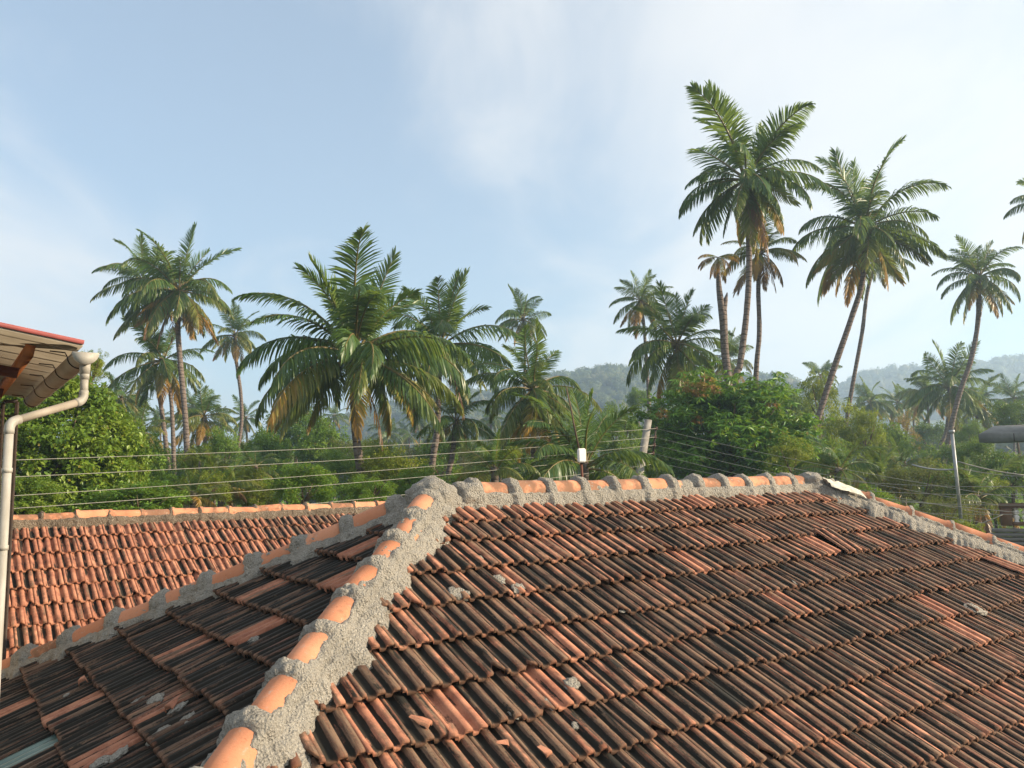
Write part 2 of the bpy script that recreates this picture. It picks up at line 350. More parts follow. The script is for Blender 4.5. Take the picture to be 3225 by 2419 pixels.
# ------------------------------------------------------------------ setting: ground and hills
def ground():
    me = mesh_np('ground', [(-1500, -300, 0), (1500, -300, 0), (1500, 1650, 0), (-1500, 1650, 0)], quads=[[0, 1, 2, 3]], mats=(M['ground'],))
    o = link('ground', me); o['kind'] = 'structure'
ground()
HILLS = []
def hill(name, crest, dist, front, back, seed):
    """A wooded hill: crest given as (x, y) of its skyline in the 2212 px view at `dist` metres, falling to the plain in front and behind."""
    crest = [(atd(x, y, dist)) for x, y in crest]
    xs = np.array([c.x/dist for c in crest]); zs = np.array([max(0.0, c.z) for c in crest])
    nu, nv = 150, 44
    us = np.linspace(xs[0], xs[-1], nu); ds = np.concatenate([np.linspace(dist - front, dist, 26), np.linspace(dist, dist + back, 19)[1:]])
    V = np.zeros((len(ds), nu, 3))
    for i, d in enumerate(ds):
        t = (dist - d)/front if d <= dist else (d - dist)/back
        fall = 0.5 + 0.5*math.cos(math.pi*min(1, t))
        for j, u in enumerate(us):
            z = np.interp(u, xs, zs)*fall
            n_ = mnoise.noise((u*dist/60.0 + seed, d/60.0, 0.3))*4.5 + mnoise.noise((u*dist/22.0, d/22.0, seed))*1.8
            V[i, j] = (u*d, d, z + n_*min(1.0, z/12.0)*(0.35 if abs(d - dist) < 8 else 1.0) - 1.0*(1 if t > .97 else 0))
    idx = np.arange(len(ds)*nu).reshape(len(ds), nu)
    q = np.stack([idx[:-1, :-1], idx[:-1, 1:], idx[1:, 1:], idx[1:, :-1]], -1).reshape(-1, 4)
    o = link(name, mesh_np(name, V.reshape(-1, 3), q, smooth=True, mats=(M['hill'],))); o['kind'] = 'structure'
    HILLS.append((V, dist, front))
hill('hill', [(x, y + 8) for x, y in [(380, 1050), (520, 1010), (640, 965), (740, 925), (800, 893), (860, 878), (930, 868), (1000, 856), (1080, 846), (1170, 820), (1240, 806), (1300, 803), (1380, 807), (1480, 818), (1560, 820), (1640, 818), (1700, 822), (1740, 838), (1790, 862), (1850, 900), (1920, 950), (2010, 1000)]], 430, 250, 200, 1.0)
hill('hill', [(x, y + 6) for x, y in [(1600, 1000), (1680, 930), (1740, 880), (1790, 855), (1830, 835), (1880, 815), (1940, 806), (2000, 801), (2060, 795), (2120, 791), (2212, 790), (2330, 800), (2500, 840), (2700, 900)]], 620, 270, 220, 7.0)

def far_wood():
    """The woods on the hills and the plain behind the gardens: one mass of small crowns."""
    rng = np.random.default_rng(5); iv, it = ico(1)
    pts = []
    for V, dist, front in HILLS:
        n = 2600 if dist < 500 else 1500
        A, B, C = V.shape
        for _ in range(n):
            i = rng.uniform(2, 27.5); j = rng.uniform(1, B-2); i0, j0 = int(i), int(j); fi, fj = i-i0, j-j0
            p = (V[i0, j0]*(1-fi)*(1-fj) + V[i0+1, j0]*fi*(1-fj) + V[i0, j0+1]*(1-fi)*fj + V[i0+1, j0+1]*fi*fj)
            pts.append((p, rng.uniform(2.2, 4.6)*(1.0 if dist < 500 else 1.35)))
        for _ in range(330):                                   # skyline trees
            j = rng.uniform(1, B-2); j0 = int(j); p = V[25, j0]*(1-j+j0) + V[25, j0+1]*(j-j0); pts.append((p, rng.uniform(1.4, 3.6)*(1.0 if dist < 500 else 1.3)))
    for _ in range(1200):
        d = rng.uniform(110, 330); u = rng.uniform(-0.75, 0.75); pts.append((np.array([u*d, d, rng.uniform(1.5, 7.0)]), rng.uniform(2.6, 5.0)))
    VV, TT, RR, CC = [], [], [], []; b = 0
    for p, s in pts:
        nl = 60
        d = rng.normal(size=(nl, 3)); d /= np.linalg.norm(d, axis=1)[:, None]; d[:, 2] = np.abs(d[:, 2])*1.0 - 0.15
        c = p + d*s*rng.uniform(0.55, 1.05, (nl, 1))*np.array([1, 1, 0.85]) + np.array([0, 0, s*0.6])
        a = rng.normal(size=(nl, 3)); a /= np.linalg.norm(a, axis=1)[:, None]; e2 = np.cross(a, d); e2 /= np.linalg.norm(e2, axis=1)[:, None] + 1e-6
        w = s*rng.uniform(0.10, 0.22, (nl, 1))
        v = np.stack([c - a*w, c + e2*w*0.8, c + a*w], 1).reshape(-1, 3)
        core = iv*np.array([0.72, 0.72, 0.62])*s*(1 + 0.2*rng.normal(size=(len(iv), 1))) + p + np.array([0, 0, s*0.55])
        VV += [v, core]; TT += [np.arange(nl*3).reshape(-1, 3) + b, it + b + nl*3]; b += nl*3 + len(iv)
        tone = rng.uniform(0, 1)
        RR += [np.repeat(rng.uniform(0, 0.95, nl), 3), np.full(len(iv), 0.2)]; CC.append(np.full(nl*3 + len(iv), tone*tone))
    o = link('far_wood', mesh_np('far_wood', np.concatenate(VV), None, np.concatenate(TT), {'rnd': np.concatenate(RR), 'clump': np.concatenate(CC)}, mats=(M['wood'],)))
    o['kind'] = 'stuff'; o['label'] = 'hazy scrub wood covering the hills and the plain behind the palms'; o['category'] = 'wood'
far_wood()

# ------------------------------------------------------------------ tiled roofs
TH = R(54.184)
EX = Vector((math.sin(TH), math.cos(TH), 0)); NX = Vector((EX.y, -EX.x, 0)); ZX = Vector((0, 0, 1))
PK = Vector((-0.6049, 6.2406, EYE - 0.1603))                 # peak of the hip roof
RA, RB, RC, RL = R(29.444), R(26.868), R(27.876), 4.7538
QK = Vector((-4.0376, 10.9974, EYE - 0.4057)); RA2 = R(29.531)
DROP = 4.2*math.sin(RA)                                      # ridge to eave

TILE_L = 0.40; REL = 1.25
PROF = [(0.006, 0.004), (0.010, 0.017), (0.120, 0.0165), (0.152, 0.002), (0.27, -0.001), (0.375, 0.002), (0.405, 0.0185), (0.590, 0.019), (0.622, 0.002), (0.70, -0.001), (0.778, 0.002), (0.806, 0.021), (0.978, 0.0215), (0.984, 0.004)]
def tile_mesh(name, W, seed, chip=0.0):
    """One interlocking clay tile: butt edge at y = 0, x across, ribs and pans in relief, thick scalloped butt."""
    rng = random.Random(seed); n = len(PROF); V = []; co = []
    rows = [(TILE_L, 0.0, 0), (0.10, 0.0, 0), (0.008, 0.0, 0), (0.0, -0.005, 0), (0.004, -0.020, 1)]
    bow = rng.uniform(-0.003, 0.003)
    for (y, dz, low) in rows:
        for i, (fx, z) in enumerate(PROF):
            wob = mnoise.noise((fx*5 + seed*3.7, y*4, seed))*0.0025
            yy = y + (mnoise.noise((fx*9 + seed, 0.2, seed*2.1))*0.005 if y < 0.02 else 0)
            if chip and y < 0.02 and abs(fx - 0.8) < 0.22: yy += chip*(1 - abs(fx - 0.8)/0.22)
            V.append(((fx - 0.5)*W, yy, z*REL + dz + wob + bow*math.sin(math.pi*fx))); co.append(((fx - 0.5)*W, y, max(0.0, z)))
    q = []
    for r in range(len(rows)-1):
        for i in range(n-1):
            if r == 0 or True: q.append([r*n + i, (r+1)*n + i, (r+1)*n + i+1, r*n + i+1])
    return np.array(V), q, np.array(co)
TV = {}
def tile_variant(W, k, mat):
    key = (round(W, 4), k, mat)
    if key not in TV:
        V, q, co = tile_mesh('tile', W, k*1.37 + 0.5, 0.05 if k == 6 else (0.09 if k == 7 else 0.0))
        TV[key] = (mesh_np('tile', V, q, attrs={'tile_co': co}, mats=(M[mat],)), V, q, co)
    return TV[key]
def tile_basis(o, across, down):
    N = (-down).cross(across) if False else None
    X = across.normalized(); Y = (-down).normalized(); Zn = X.cross(Y)
    if Zn.z < 0: X = -X; Zn = X.cross(Y)
    return Matrix(((X.x, Y.x, Zn.x, o.x), (X.y, Y.y, Zn.y, o.y), (X.z, Y.z, Zn.z, o.z), (0, 0, 0, 1)))
def clip_arrays(V, q, co, mw, planes):
    """Cut the placed tile by world planes (point, outward normal); returns local arrays or None."""
    bm = bmesh.new(); lay = bm.verts.layers.float_vector.new('tile_co')
    vs = []
    for v, c in zip(V, co):
        x = bm.verts.new(v); x[lay] = Vector(c); vs.append(x)
    for f in q: bm.faces.new([vs[i] for i in f])
    inv = mw.inverted()
    for p, nrm in planes:
        pl = inv @ p; nl = (inv.to_3x3() @ nrm).normalized()
        bmesh.ops.bisect_plane(bm, geom=bm.verts[:] + bm.edges[:] + bm.faces[:], plane_co=pl, plane_no=nl, clear_outer=True)
    if len(bm.faces) == 0: bm.free(); return None
    bm.verts.index_update()
    V2 = np.array([v.co[:] for v in bm.verts]); c2 = np.array([v[lay][:] for v in bm.verts])
    tr = []
    for f in bm.faces:
        ix = [v.index for v in f.verts]
        for k in range(1, len(ix)-1): tr.append([ix[0], ix[k], ix[k+1]])
    bm.free(); return V2, tr, c2

class Roof:
    def __init__(s, part): s.part = part; s.items = []; s.rank_all = []
    def face(s, O, across, down, rows, x_lim, planes, W, wear, skip=(), special=None, seed=1, seen=True, sag=0.0, raise_=0.054):
        """rows: slope distance of each row's butt; x_lim(s) -> (lo, hi) along `across`."""
        rng = random.Random(seed); nrm = across.cross(-down); nrm = nrm if nrm.z > 0 else -nrm
        for k, sd in enumerate(rows):
            lo, hi = x_lim(sd); j0 = math.floor(lo/W) - 1; j1 = math.ceil(hi/W) + 1
            for j in range(j0, j1 + 1):
                xc = (j + 0.5 + 0.5*(k % 2))*W
                if xc + W*0.5 < lo or xc - W*0.5 > hi: continue
                if (k, j) in skip: continue
                sp = (special or {}).get((k, j))
                jit = rng.gauss(0, 0.0025); lift = raise_ + rng.gauss(0, 0.09*raise_) + mnoise.noise((xc*0.7, sd*0.7, seed*3.3))*0.012
                o = O + across*(xc + rng.gauss(0, 0.0015)) + down*(sd + rng.gauss(0, 0.006)) + nrm*lift
                mw = tile_basis(o, across, down)
                pit = -math.atan((raise_ - 0.004)/0.36) + rng.gauss(0, 0.006)
                mw = mw @ Matrix.Rotation(rng.gauss(0, R(0.7)), 4, 'Z') @ Matrix.Rotation(pit, 4, 'X') @ Matrix.Rotation(rng.gauss(0, 0.008), 4, 'Y')
                w = max(0.0, min(1.4, wear(xc, sd) + rng.gauss(0, 0.10)))
                if rng.random() < 0.025: w = rng.uniform(0.2, 0.45)
                hue = rng.random(); var = rng.choice((0, 1, 2, 3, 4, 5, 0, 1, 2, 3, 4, 5, 6, 7)); sdv = rng.random()
                if sp:
                    w = sp.get('wear', w); hue = sp.get('hue', hue)
                    if 'rot' in sp: mw = mw @ Matrix.Translation(sp.get('move', (0, 0, 0))) @ Matrix.Rotation(R(sp['rot']), 4, 'Z') @ Matrix.Rotation(R(sp.get('tip', 0)), 4, 'X')
                cut = xc - W*0.5 < lo + 0.25 or xc + W*0.5 > hi - 0.25
                s.items.append(dict(mw=mw, tint=(w, hue, sdv), var=var, W=W, cut=cut, planes=planes, seen=seen, label=(sp or {}).get('label'), mat=(sp or {}).get('mat'), key=(k, j)))
    def finish(s, limit, deck_mat=None):
        for it in s.items:
            c = it['mw'] @ Vector((0, 0.16, 0.01)); pr = project(c); it['score'] = 0
            if it['seen'] and pr and -90 < pr[0] < 3225 + 90 and 1300 < pr[1] < 2419 + 130:
                it['score'] = 1.0/pr[2]**2*(1.0 if (0 < pr[0] < 3225 and pr[1] < 2419) else 0.35)
            if it['label'] or it['mat']: it['score'] += 100
        s.items.sort(key=lambda i: -i['score'])
        massV, massT, massC, massW = [], [], [], []; b = 0; made = 0
        for it in s.items:
            single = made < limit and it['score'] > 0
            me, V, q, co = tile_variant(it['W'], it['var'], 'tile')
            tr = None
            if it['cut']:
                cl = clip_arrays(V, q, co, it['mw'], it['planes'])
                if cl is None: continue
                V, tr, co = cl
            if single:
                if tr is not None: me = mesh_np('tile', V, None, tr, {'tile_co': co}, mats=(M['tile'],))
                o = link('tile', me, s.part, it['mw']); o['tile_tint'] = list(it['tint'])
                if it['mat']:
                    o.data = me.copy(); o.data.materials.clear(); o.data.materials.append(M[it['mat']])
                if it['label']: o['label'] = it['label']
                made += 1
            else:
                Mx = np.array(it['mw']); Vw = V @ Mx[:3, :3].T + Mx[:3, 3]
                t = np.array(tr) if tr is not None else np.array([[f[0], f[1], f[2]] for f in q] + [[f[0], f[2], f[3]] for f in q])
                massV.append(Vw); massT.append(t + b); massC.append(co); massW.append(np.tile(it['tint'], (len(Vw), 1))); b += len(Vw)
        if massV:
            o = link('tile_mass', mesh_np('tile_mass', np.concatenate(massV), None, np.concatenate(massT), {'tile_co': np.concatenate(massC), 'tile_tint': np.concatenate(massW)}, mats=(M['tile_mass'],)), s.part)
            o['kind'] = 'stuff'

def cap_mesh(R0, R1, Lc, bead=True):
    """A half-round clay cap with a bead at its upper end; axis along +x from 0 to Lc, opening down."""
    V, q = [], []; n = 15
    prof = [(0.0, R0 + 0.014, 0), (0.035, R0 + 0.014, 0), (0.05, R0, 0), (Lc*0.5, (R0 + R1)/2, 0), (Lc, R1, 0), (Lc, R1 - 0.014, 0)] if bead else [(0.0, R0, 0), (Lc*0.5, (R0+R1)/2, 0), (Lc, R1, 0), (Lc, R1 - 0.014, 0)]
    for x, r, _ in prof:
        for k in range(n):
            a = R(-100 + 200*k/(n-1)); V.append((x, r*math.sin(a), r*math.cos(a)))
    for i in range(len(prof)-1):
        for k in range(n-1): q.append([i*n + k, i*n + k+1, (i+1)*n + k+1, (i+1)*n + k])
    c = len(V); V.append((0, 0, 0)); t = [[c, k, k+1] for k in range(n-1)]
    return mesh_np('ridge_cap', V, q, t, smooth=True, mats=(M['cap'],))
CAPS = {}
def hip_line(part, A, axis, length, k_left, k_right, spacing, cap_r, mortar, skirt_l, skirt_r, collar, seed, start=0.0, cover_l=60, cover_r=35, soot=0.2, lump=0.012, res=0.013, cap_lift=0.03, bulge=0.018, flip=False, bead=True, gap_end=False):
    """Clay caps bedded in mortar along a hip or ridge. A: upper end; axis: unit vector down the hip;
    k_left / k_right: how fast the roof falls away sideways (dz per metre in the hip's own frame)."""
    rng = random.Random(seed)
    B = Vector((0, 0, 1)).cross(axis).normalized(); B = -B      # to the right when looking along axis
    C = B.cross(axis); C = C if C.z > 0 else -C
    frame = Matrix(((axis.x, B.x, C.x, A.x), (axis.y, B.y, C.y, A.y), (axis.z, B.z, C.z, A.z), (0, 0, 0, 1)))
    key = (cap_r, spacing, bead)
    if key not in CAPS: CAPS[key] = cap_mesh(cap_r, cap_r*0.93, spacing*1.04, bead)
    n = int(length/spacing); joints = []
    x = start; i = 0
    while x < length - spacing*0.4:
        joints.append(x)
        lc = Matrix.Translation((x, rng.gauss(0, 0.006), cap_lift + rng.gauss(0, 0.006)))
        if flip: lc = Matrix.Translation((x + spacing, rng.gauss(0, 0.006), cap_lift + rng.gauss(0, 0.006))) @ Matrix.Rotation(math.pi, 4, 'Z')
        o = link('ridge_cap', CAPS[key], part, frame @ lc @ Matrix.Rotation(rng.gauss(0, 0.04), 4, 'Z') @ Matrix.Rotation(rng.gauss(0, 0.025), 4, 'Y'))
        o['soot'] = max(0.0, min(1.0, soot + rng.gauss(0, 0.2))); x += spacing; i += 1
    joints.append(x)
    na = max(8, int((length + 0.1)/res)); nb = 61
    V = np.zeros((na, nb, 3))
    for ia in range(na):
        a = -0.05 + (length + 0.1)*ia/(na-1)
        dj = min(abs(a - j) for j in joints) if joints else 9
        cw = collar*(1 + 0.35*mnoise.noise((a*3.1, seed, 0)))
        cov = max(0.0, min(1.0, 1.0 - (dj - cw*0.6)/(cw*0.9)))                # 1 over the joint, 0 mid-cap
        cov = cov*cov*(3 - 2*cov)
        for ib in range(nb):
            u = -1 + 2*ib/(nb-1); right = u > 0
            ko = k_right if right else k_left; sk = skirt_r if right else skirt_l
            sk = sk*(1 + 0.34*mnoise.noise((a*2.3, seed*5 + (3 if right else 0), 1)) + 0.24*mnoise.noise((a*8, seed*2 + (3 if right else 0), 2)) + 0.12*mnoise.noise((a*23, seed*2 + (3 if right else 0), 4)) + 0.22*cov)
            phi0 = R(cover_r if right else cover_l)*(1 + 0.35*mnoise.noise((a*5, seed, 7 + right)))
            if abs(u) < 0.6:
                phi = abs(u)/0.6*R(84); cover = max(cov, min(1.0, max(0.0, (phi - phi0)/R(16) + 0.5)))
                rho = cap_r - 0.02 + cover*0.030 + cov*bulge
                b_, c_ = rho*math.sin(phi), cap_lift + rho*math.cos(phi)
            else:
                t = (abs(u) - 0.6)/0.4; rho = cap_r + 0.010 + cov*bulge
                b0, c0 = rho*math.sin(R(84)), cap_lift + rho*math.cos(R(84)); b1 = max(b0 + 0.03, sk); c1 = ko*b1 + 0.012
                b_ = b0 + (b1 - b0)*t; sag = 0.02*math.sin(math.pi*t)
                c_ = c0 + (c1 - c0)*t + sag - 0.03*max(0.0, t - 0.9)*10
            b_ = b_ if right else -b_
            p = Vector((a, b_, c_)); s1 = mnoise.noise((a*7 + seed, b_*7, c_*7)); s2 = mnoise.noise((a*24, b_*24 + seed, c_*24)); s3 = mnoise.noise((a*60, b_*60, c_*60 + seed))
            d = lump*(s1*1.4 + s2*1.0 + s3*0.6)
            dirv = Vector((0, b_, c_ - cap_lift + 0.05)).normalized()
            V[ia, ib] = tuple(p + dirv*d)
    idx = np.arange(na*nb).reshape(na, nb)
    q = np.stack([idx[:-1, :-1], idx[1:, :-1], idx[1:, 1:], idx[:-1, 1:]], -1).reshape(-1, 4)
    o = link('mortar_bed', mesh_np('mortar_bed', V.reshape(-1, 3), q, smooth=True, mats=(mortar,)), part, frame)
    return o
def fall(axis, nrm):
    """Slope of a roof plane with normal nrm, measured sideways in the frame of a line lying in it."""
    B = -Vector((0, 0, 1)).cross(axis).normalized(); C = B.cross(axis); C = C if C.z > 0 else -C
    return -nrm.dot(B)/nrm.dot(C)
def lump_mesh(name, size, seed, mat, sub=3, rough=0.25, freq=2.0):
    v, t = ico(sub); size = np.array(size); out = []
    for p in v:
        d = 1 + rough*(mnoise.noise((p[0]*freq + seed, p[1]*freq, p[2]*freq)) + 0.5*mnoise.noise((p[0]*freq*2.7, p[1]*freq*2.7 + seed, p[2]*freq*2.7)) + 0.3*mnoise.noise((p[0]*freq*6, p[1]*freq*6 + seed, p[2]*freq*6)))
        out.append(p*d*size)
    return mesh_np(name, np.array(out), None, t, smooth=sub > 2, mats=(mat,))

def deck(part, pts, faces):
    me = bpy.data.meshes.new('roof_deck'); me.from_pydata([tuple(p) for p in pts], [], faces); me.materials.append(M['deck'])
    return link('roof_deck', me, part)

def main_house():
    h = thing('tiled_house', 'near house with a dark weathered clay tile hip roof and mortar-bedded hip caps', 'house', (PK.x, PK.y, 0))
    inv = Matrix.Translation((-PK.x, -PK.y, 0))
    roof = link('roof', None, h, inv); roof.empty_display_size = 0.3
    dn_m = NX*math.cos(RA) - ZX*math.sin(RA); dn_b = -NX*math.cos(RA) - ZX*math.sin(RA)
    dn_l = -EX*math.cos(RB) - ZX*math.sin(RB); dn_r = EX*math.cos(RC) - ZX*math.sin(RC)
    PE = PK + EX*RL
    ta, tb, tc_ = math.tan(RA), math.tan(RB), math.tan(RC)
    h1 = (NX/ta - EX/tb - ZX); h2 = (-NX/ta - EX/tb - ZX); h3 = (NX/ta + EX/tc_ - ZX); h4 = (-NX/ta + EX/tc_ - ZX)
    def vplane(p, hdir, out):
        nn = Vector((hdir.x, hdir.y, 0)).normalized(); nn = Vector((nn.y, -nn.x, 0)); nn = nn if nn.dot(out) > 0 else -nn
        return (p, nn)
    rf = Roof(roof)
    sm = math.sin(RA); sl = math.sin(RB); sr = math.sin(RC)
    rows_m = [0.36, 0.60] + [0.925 + 0.322*i for i in range(11)]
    wear_m = lambda x, s: 0.67 + 0.16*mnoise.noise((x*0.55, s*0.8, 1.0)) + (0.12 if s > 1.2 else (-0.12 if s < 0.5 else 0.03)) + 0.05*max(0.0, min(1.0, (x - 1.0)/2.0)) - (0.28 if x < -0.1 - s*0.55 else 0) - (0.22 if (x > 4.3 and s < 0.5) else 0)
    bright = {}
    def near_tile(px, py, d, label=None):
        """index of the tile under a photograph pixel on the main face"""
        p0 = at(px, py, 1.0); dr = p0 - Vector((0, 0, EYE)); nrm = (NX*math.sin(RA) + ZX*math.cos(RA))
        o = Vector((0, 0, EYE)); t = (PK - o).dot(nrm)/dr.dot(nrm); w = o + dr*t - PK; x, s = w.dot(EX), w.dot(dn_m)
        k = min(range(len(rows_m)), key=lambda i: (rows_m[i] - s) if rows_m[i] >= s else 9)
        j = math.floor(x/0.215 - 0.5*(k % 2)); bright[(k, j)] = dict(d, **({'label': label} if label else {})); return k, j
    near_tile(2545, 1735, dict(wear=0.02, hue=0.9), 'clean pale orange tile')
    near_tile(2620, 1745, dict(wear=0.55, rot=-7, tip=5, move=(0.03, -0.05, 0.03)), 'slipped tile lifted out of its row')
    near_tile(3045, 2035, dict(wear=0.0, hue=1.0), 'fresh pale orange tile')
    near_tile(1480, 2270, dict(wear=0.12, hue=0.5)); near_tile(2185, 1800, dict(wear=0.25)); near_tile(1640, 1840, dict(wear=0.30)); near_tile(1720, 2150, dict(wear=0.3))
    near_tile(2200, 1600, dict(wear=0.2)); near_tile(2370, 1590, dict(wear=0.22)); near_tile(1700, 1620, dict(wear=0.2)); near_tile(1540, 1640, dict(wear=0.2)); near_tile(3160, 1790, dict(wear=0.3, rot=12, move=(0, -.03, .02)))
    rf.face(PK, EX, dn_m, rows_m, lambda s: (-s*sm/tb, RL + s*sm/tc_), [vplane(PK, h1, -EX), vplane(PE, h3, EX)], 0.215, wear_m, special=bright, seed=11)
    rows_l = [0.22 + 0.322*i for i in range(14)]
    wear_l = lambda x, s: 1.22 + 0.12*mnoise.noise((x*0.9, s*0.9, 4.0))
    # across the left face: NX
    lspec = {(9, -1): dict(mat='glass_tile', label='pale greenish glass skylight tile'), (5, 1): dict(wear=0.1, hue=0.1), (8, 3): dict(wear=0.15, hue=0.3), (4, -2): dict(wear=0.3), (3, 1): dict(wear=0.2, hue=0.1), (2, 0): dict(wear=0.25, hue=0.1), (8, -2): dict(wear=0.2), (7, 2): dict(wear=.45), (6, -1): dict(wear=.5)}
    rf.face(PK, NX, dn_l, rows_l, lambda s: (-s*sl/ta, s*sl/ta), [vplane(PK, h1, NX), vplane(PK, h2, -NX)], 0.215, wear_l, special=lspec, seed=12)
    rf.face(PK, EX, dn_b, [0.36 + 0.322*i for i in range(12)], lambda s: (-s*sm/tb, RL + s*sm/tc_), [vplane(PK, h2, -EX), vplane(PE, h4, EX)], 0.215, wear_m, seed=13, seen=False)
    rf.face(PE, NX, dn_r, [0.30 + 0.322*i for i in range(13)], lambda s: (-s*sr/ta, s*sr/ta), [vplane(PE, h3, NX), vplane(PE, h4, -NX)], 0.215, wear_m, seed=14, seen=False)
    rf.finish(300)
    # battens and boards under the tiles
    e = [PK, PE, PK + h1*DROP, PK + h2*DROP, PE + h3*DROP, PE + h4*DROP]; lo = Vector((0, 0, -0.035))
    deck(roof, [p + lo for p in e], [(0, 2, 4, 1), (0, 3, 2), (0, 1, 5, 3), (1, 4, 5)])
    nm = NX*math.sin(RA) + ZX*math.cos(RA); nb = -NX*math.sin(RA) + ZX*math.cos(RA); nl = -EX*math.sin(RB) + ZX*math.cos(RB); nr = EX*math.sin(RC) + ZX*math.cos(RC)
    up = Vector((0, 0, 0.03))
    u1, u2, u3 = h1.normalized(), h2.normalized(), h3.normalized()
    def ks(axis, n_a, n_b):
        B = -Vector((0, 0, 1)).cross(axis).normalized()
        right, left = (n_a, n_b) if n_a.dot(B) > n_b.dot(B) else (n_b, n_a)
        return -abs(fall(axis, left)), -abs(fall(axis, right))
    # near hip: the sunlit skirt lies on the main face
    B1 = -Vector((0, 0, 1)).cross(u1).normalized(); main_right = nm.dot(B1) > 0
    kl, kr = ks(u1, nm, nl)
    hip_line(roof, PK + up, u1, 4.4, kl, kr, 0.375, 0.098, M['mortar'], 0.13 if main_right else 0.185, 0.175 if main_right else 0.13, 0.056, 1, start=0.17, cover_l=72 if main_right else 42, cover_r=42 if main_right else 72, soot=0.12, bead=False, lump=0.016)
    kl, kr = ks(u2, nb, nl); B2 = -Vector((0, 0, 1)).cross(u2).normalized(); lr = nl.dot(B2) > 0
    hip_line(roof, PK + up, u2, 5.2, kl, kr, 0.40, 0.098, M['mortar'], 0.14 if lr else 0.20, 0.20 if lr else 0.14, 0.06, 2, start=0.30, cover_l=88, cover_r=88, soot=0.05, bead=True, flip=True, lump=0.016, bulge=0.020, cap_lift=0.02)
    kl, kr = ks(EX, nm, nb)
    hip_line(roof, PK + up + ZX*0.01, EX, RL, kl, kr, 0.366, 0.106, M['mortar'], 0.132, 0.142, 0.046, 3, start=0.33, cover_l=90, cover_r=88, soot=0.6, bead=False, lump=0.012, bulge=0.020, cap_lift=0.008)
    kl, kr = ks(u3, nm, nr)
    hip_line(roof, PE + up, u3, 5.0, kl, kr, 0.43, 0.10, M['mortar'], 0.23, 0.23, 0.030, 4, start=0.22, cover_l=66, cover_r=66, soot=0.1, bead=True, flip=True, lump=0.012, bulge=0.002, cap_lift=0.05)
    for p, sz, sd in ((PK + ZX*0.03 - EX*0.03, (0.20, 0.20, 0.165), 1.0), (PK + EX*0.27 + ZX*0.035, (0.15, 0.17, 0.135), 2.0), (PE + ZX*0.03 + EX*0.03, (0.22, 0.2, 0.15), 3.0)):
        o = link('mortar_bed', lump_mesh('mortar_bed', sz, sd, M['mortar'], 4, 0.2, 1.6), roof, Matrix.Translation(p) @ Matrix.Rotation(math.pi/2 - TH, 4, 'Z'))
    # walls
    mb = MB(); zt = PK.z - DROP - 0.02; inset = 0.45
    c = (PK + PE)/2; c = (PK + h1*DROP + PK + h2*DROP + PE + h3*DROP + PE + h4*DROP)/4
    hx = (RL + DROP/tb + DROP/tc_)/2 - inset; hy = DROP/ta - inset
    mb.box(Vector((c.x, c.y, zt/2 + 0.1)), EX*hx, NX*hy, ZX*(zt/2 + 0.1)); mb.build('wall', M['plaster'], h, mw=inv)
main_house()

def side_house():
    h = thing('tiled_house', 'long house behind on the left with a brighter orange clay tile gable roof', 'house', (QK.x, QK.y, 0))
    inv = Matrix.Translation((-QK.x, -QK.y, 0)); roof = link('roof', None, h, inv); roof.empty_display_size = 0.3
    dn = NX*math.cos(RA2) - ZX*math.sin(RA2); dnb = -NX*math.cos(RA2) - ZX*math.sin(RA2); rf = Roof(roof)
    wear = lambda x, s: 0.17 + 0.10*mnoise.noise((x*0.8, s, 2.0)) + (0.40*max(0.0, min(1.0, (x + 0.9 - 0.25*s)/1.8)))
    lo, hi = -2.55, 4.6
    ends = [(QK + EX*lo, -EX), (QK + EX*hi, EX)]
    rows = [0.36 + 0.318*i for i in range(8)]
    rf.face(QK, EX, dn, rows, lambda s: (lo, hi), ends, 0.20, wear, seed=21, raise_=0.042)
    rf.face(QK, EX, dnb, rows, lambda s: (lo, hi), ends, 0.20, wear, seed=22, seen=False)
    rf.finish(300)
    A, B = QK + EX*lo, QK + EX*hi; Ls = 2.62; dw = Vector((0, 0, -0.035))
    deck(roof, [A + dw, B + dw, B + dn*Ls + dw, A + dn*Ls + dw, B + dnb*Ls + dw, A + dnb*Ls + dw], [(0, 3, 2, 1), (0, 1, 4, 5)])
    k = -math.tan(RA2)
    hip_line(roof, QK + EX*(-2.42) + ZX*0.045, EX, 6.9, k, k, 0.367, 0.085, M['old_mortar'], 0.115, 0.120, 0.02, 6, start=0.02, cover_l=100, cover_r=100, soot=0.35, lump=0.014, bulge=0.004, cap_lift=0.012, res=0.018, bead=True)
    mb = MB(); zt = QK.z - Ls*math.sin(RA2); c = (A + B)/2; hy = Ls*math.cos(RA2) - 0.35
    mb.box(Vector((c.x, c.y, zt/2)), EX*((hi - lo)/2 - 0.25), NX*hy, ZX*(zt/2)); mb.build('wall', M['plaster'], h, mw=inv)
    for x in (lo + 0.26, hi - 0.26):                             # gable triangles
        m2 = MB(); o = QK + EX*x; g = (hy)
        z0 = zt; pts = [o + NX*g + ZX*(z0 - o.z), o - NX*g + ZX*(z0 - o.z), o - ZX*0.12]
        for s_ in (-0.1, 0.1):
            for p in pts: m2.v.append(p + EX*s_)
        m2.t += [[0, 1, 2], [3, 5, 4]]; m2.q += [[0, 3, 4, 1], [1, 4, 5, 2], [2, 5, 3, 0]]
        m2.build('gable', M['plaster'], h, mw=inv)
side_house()

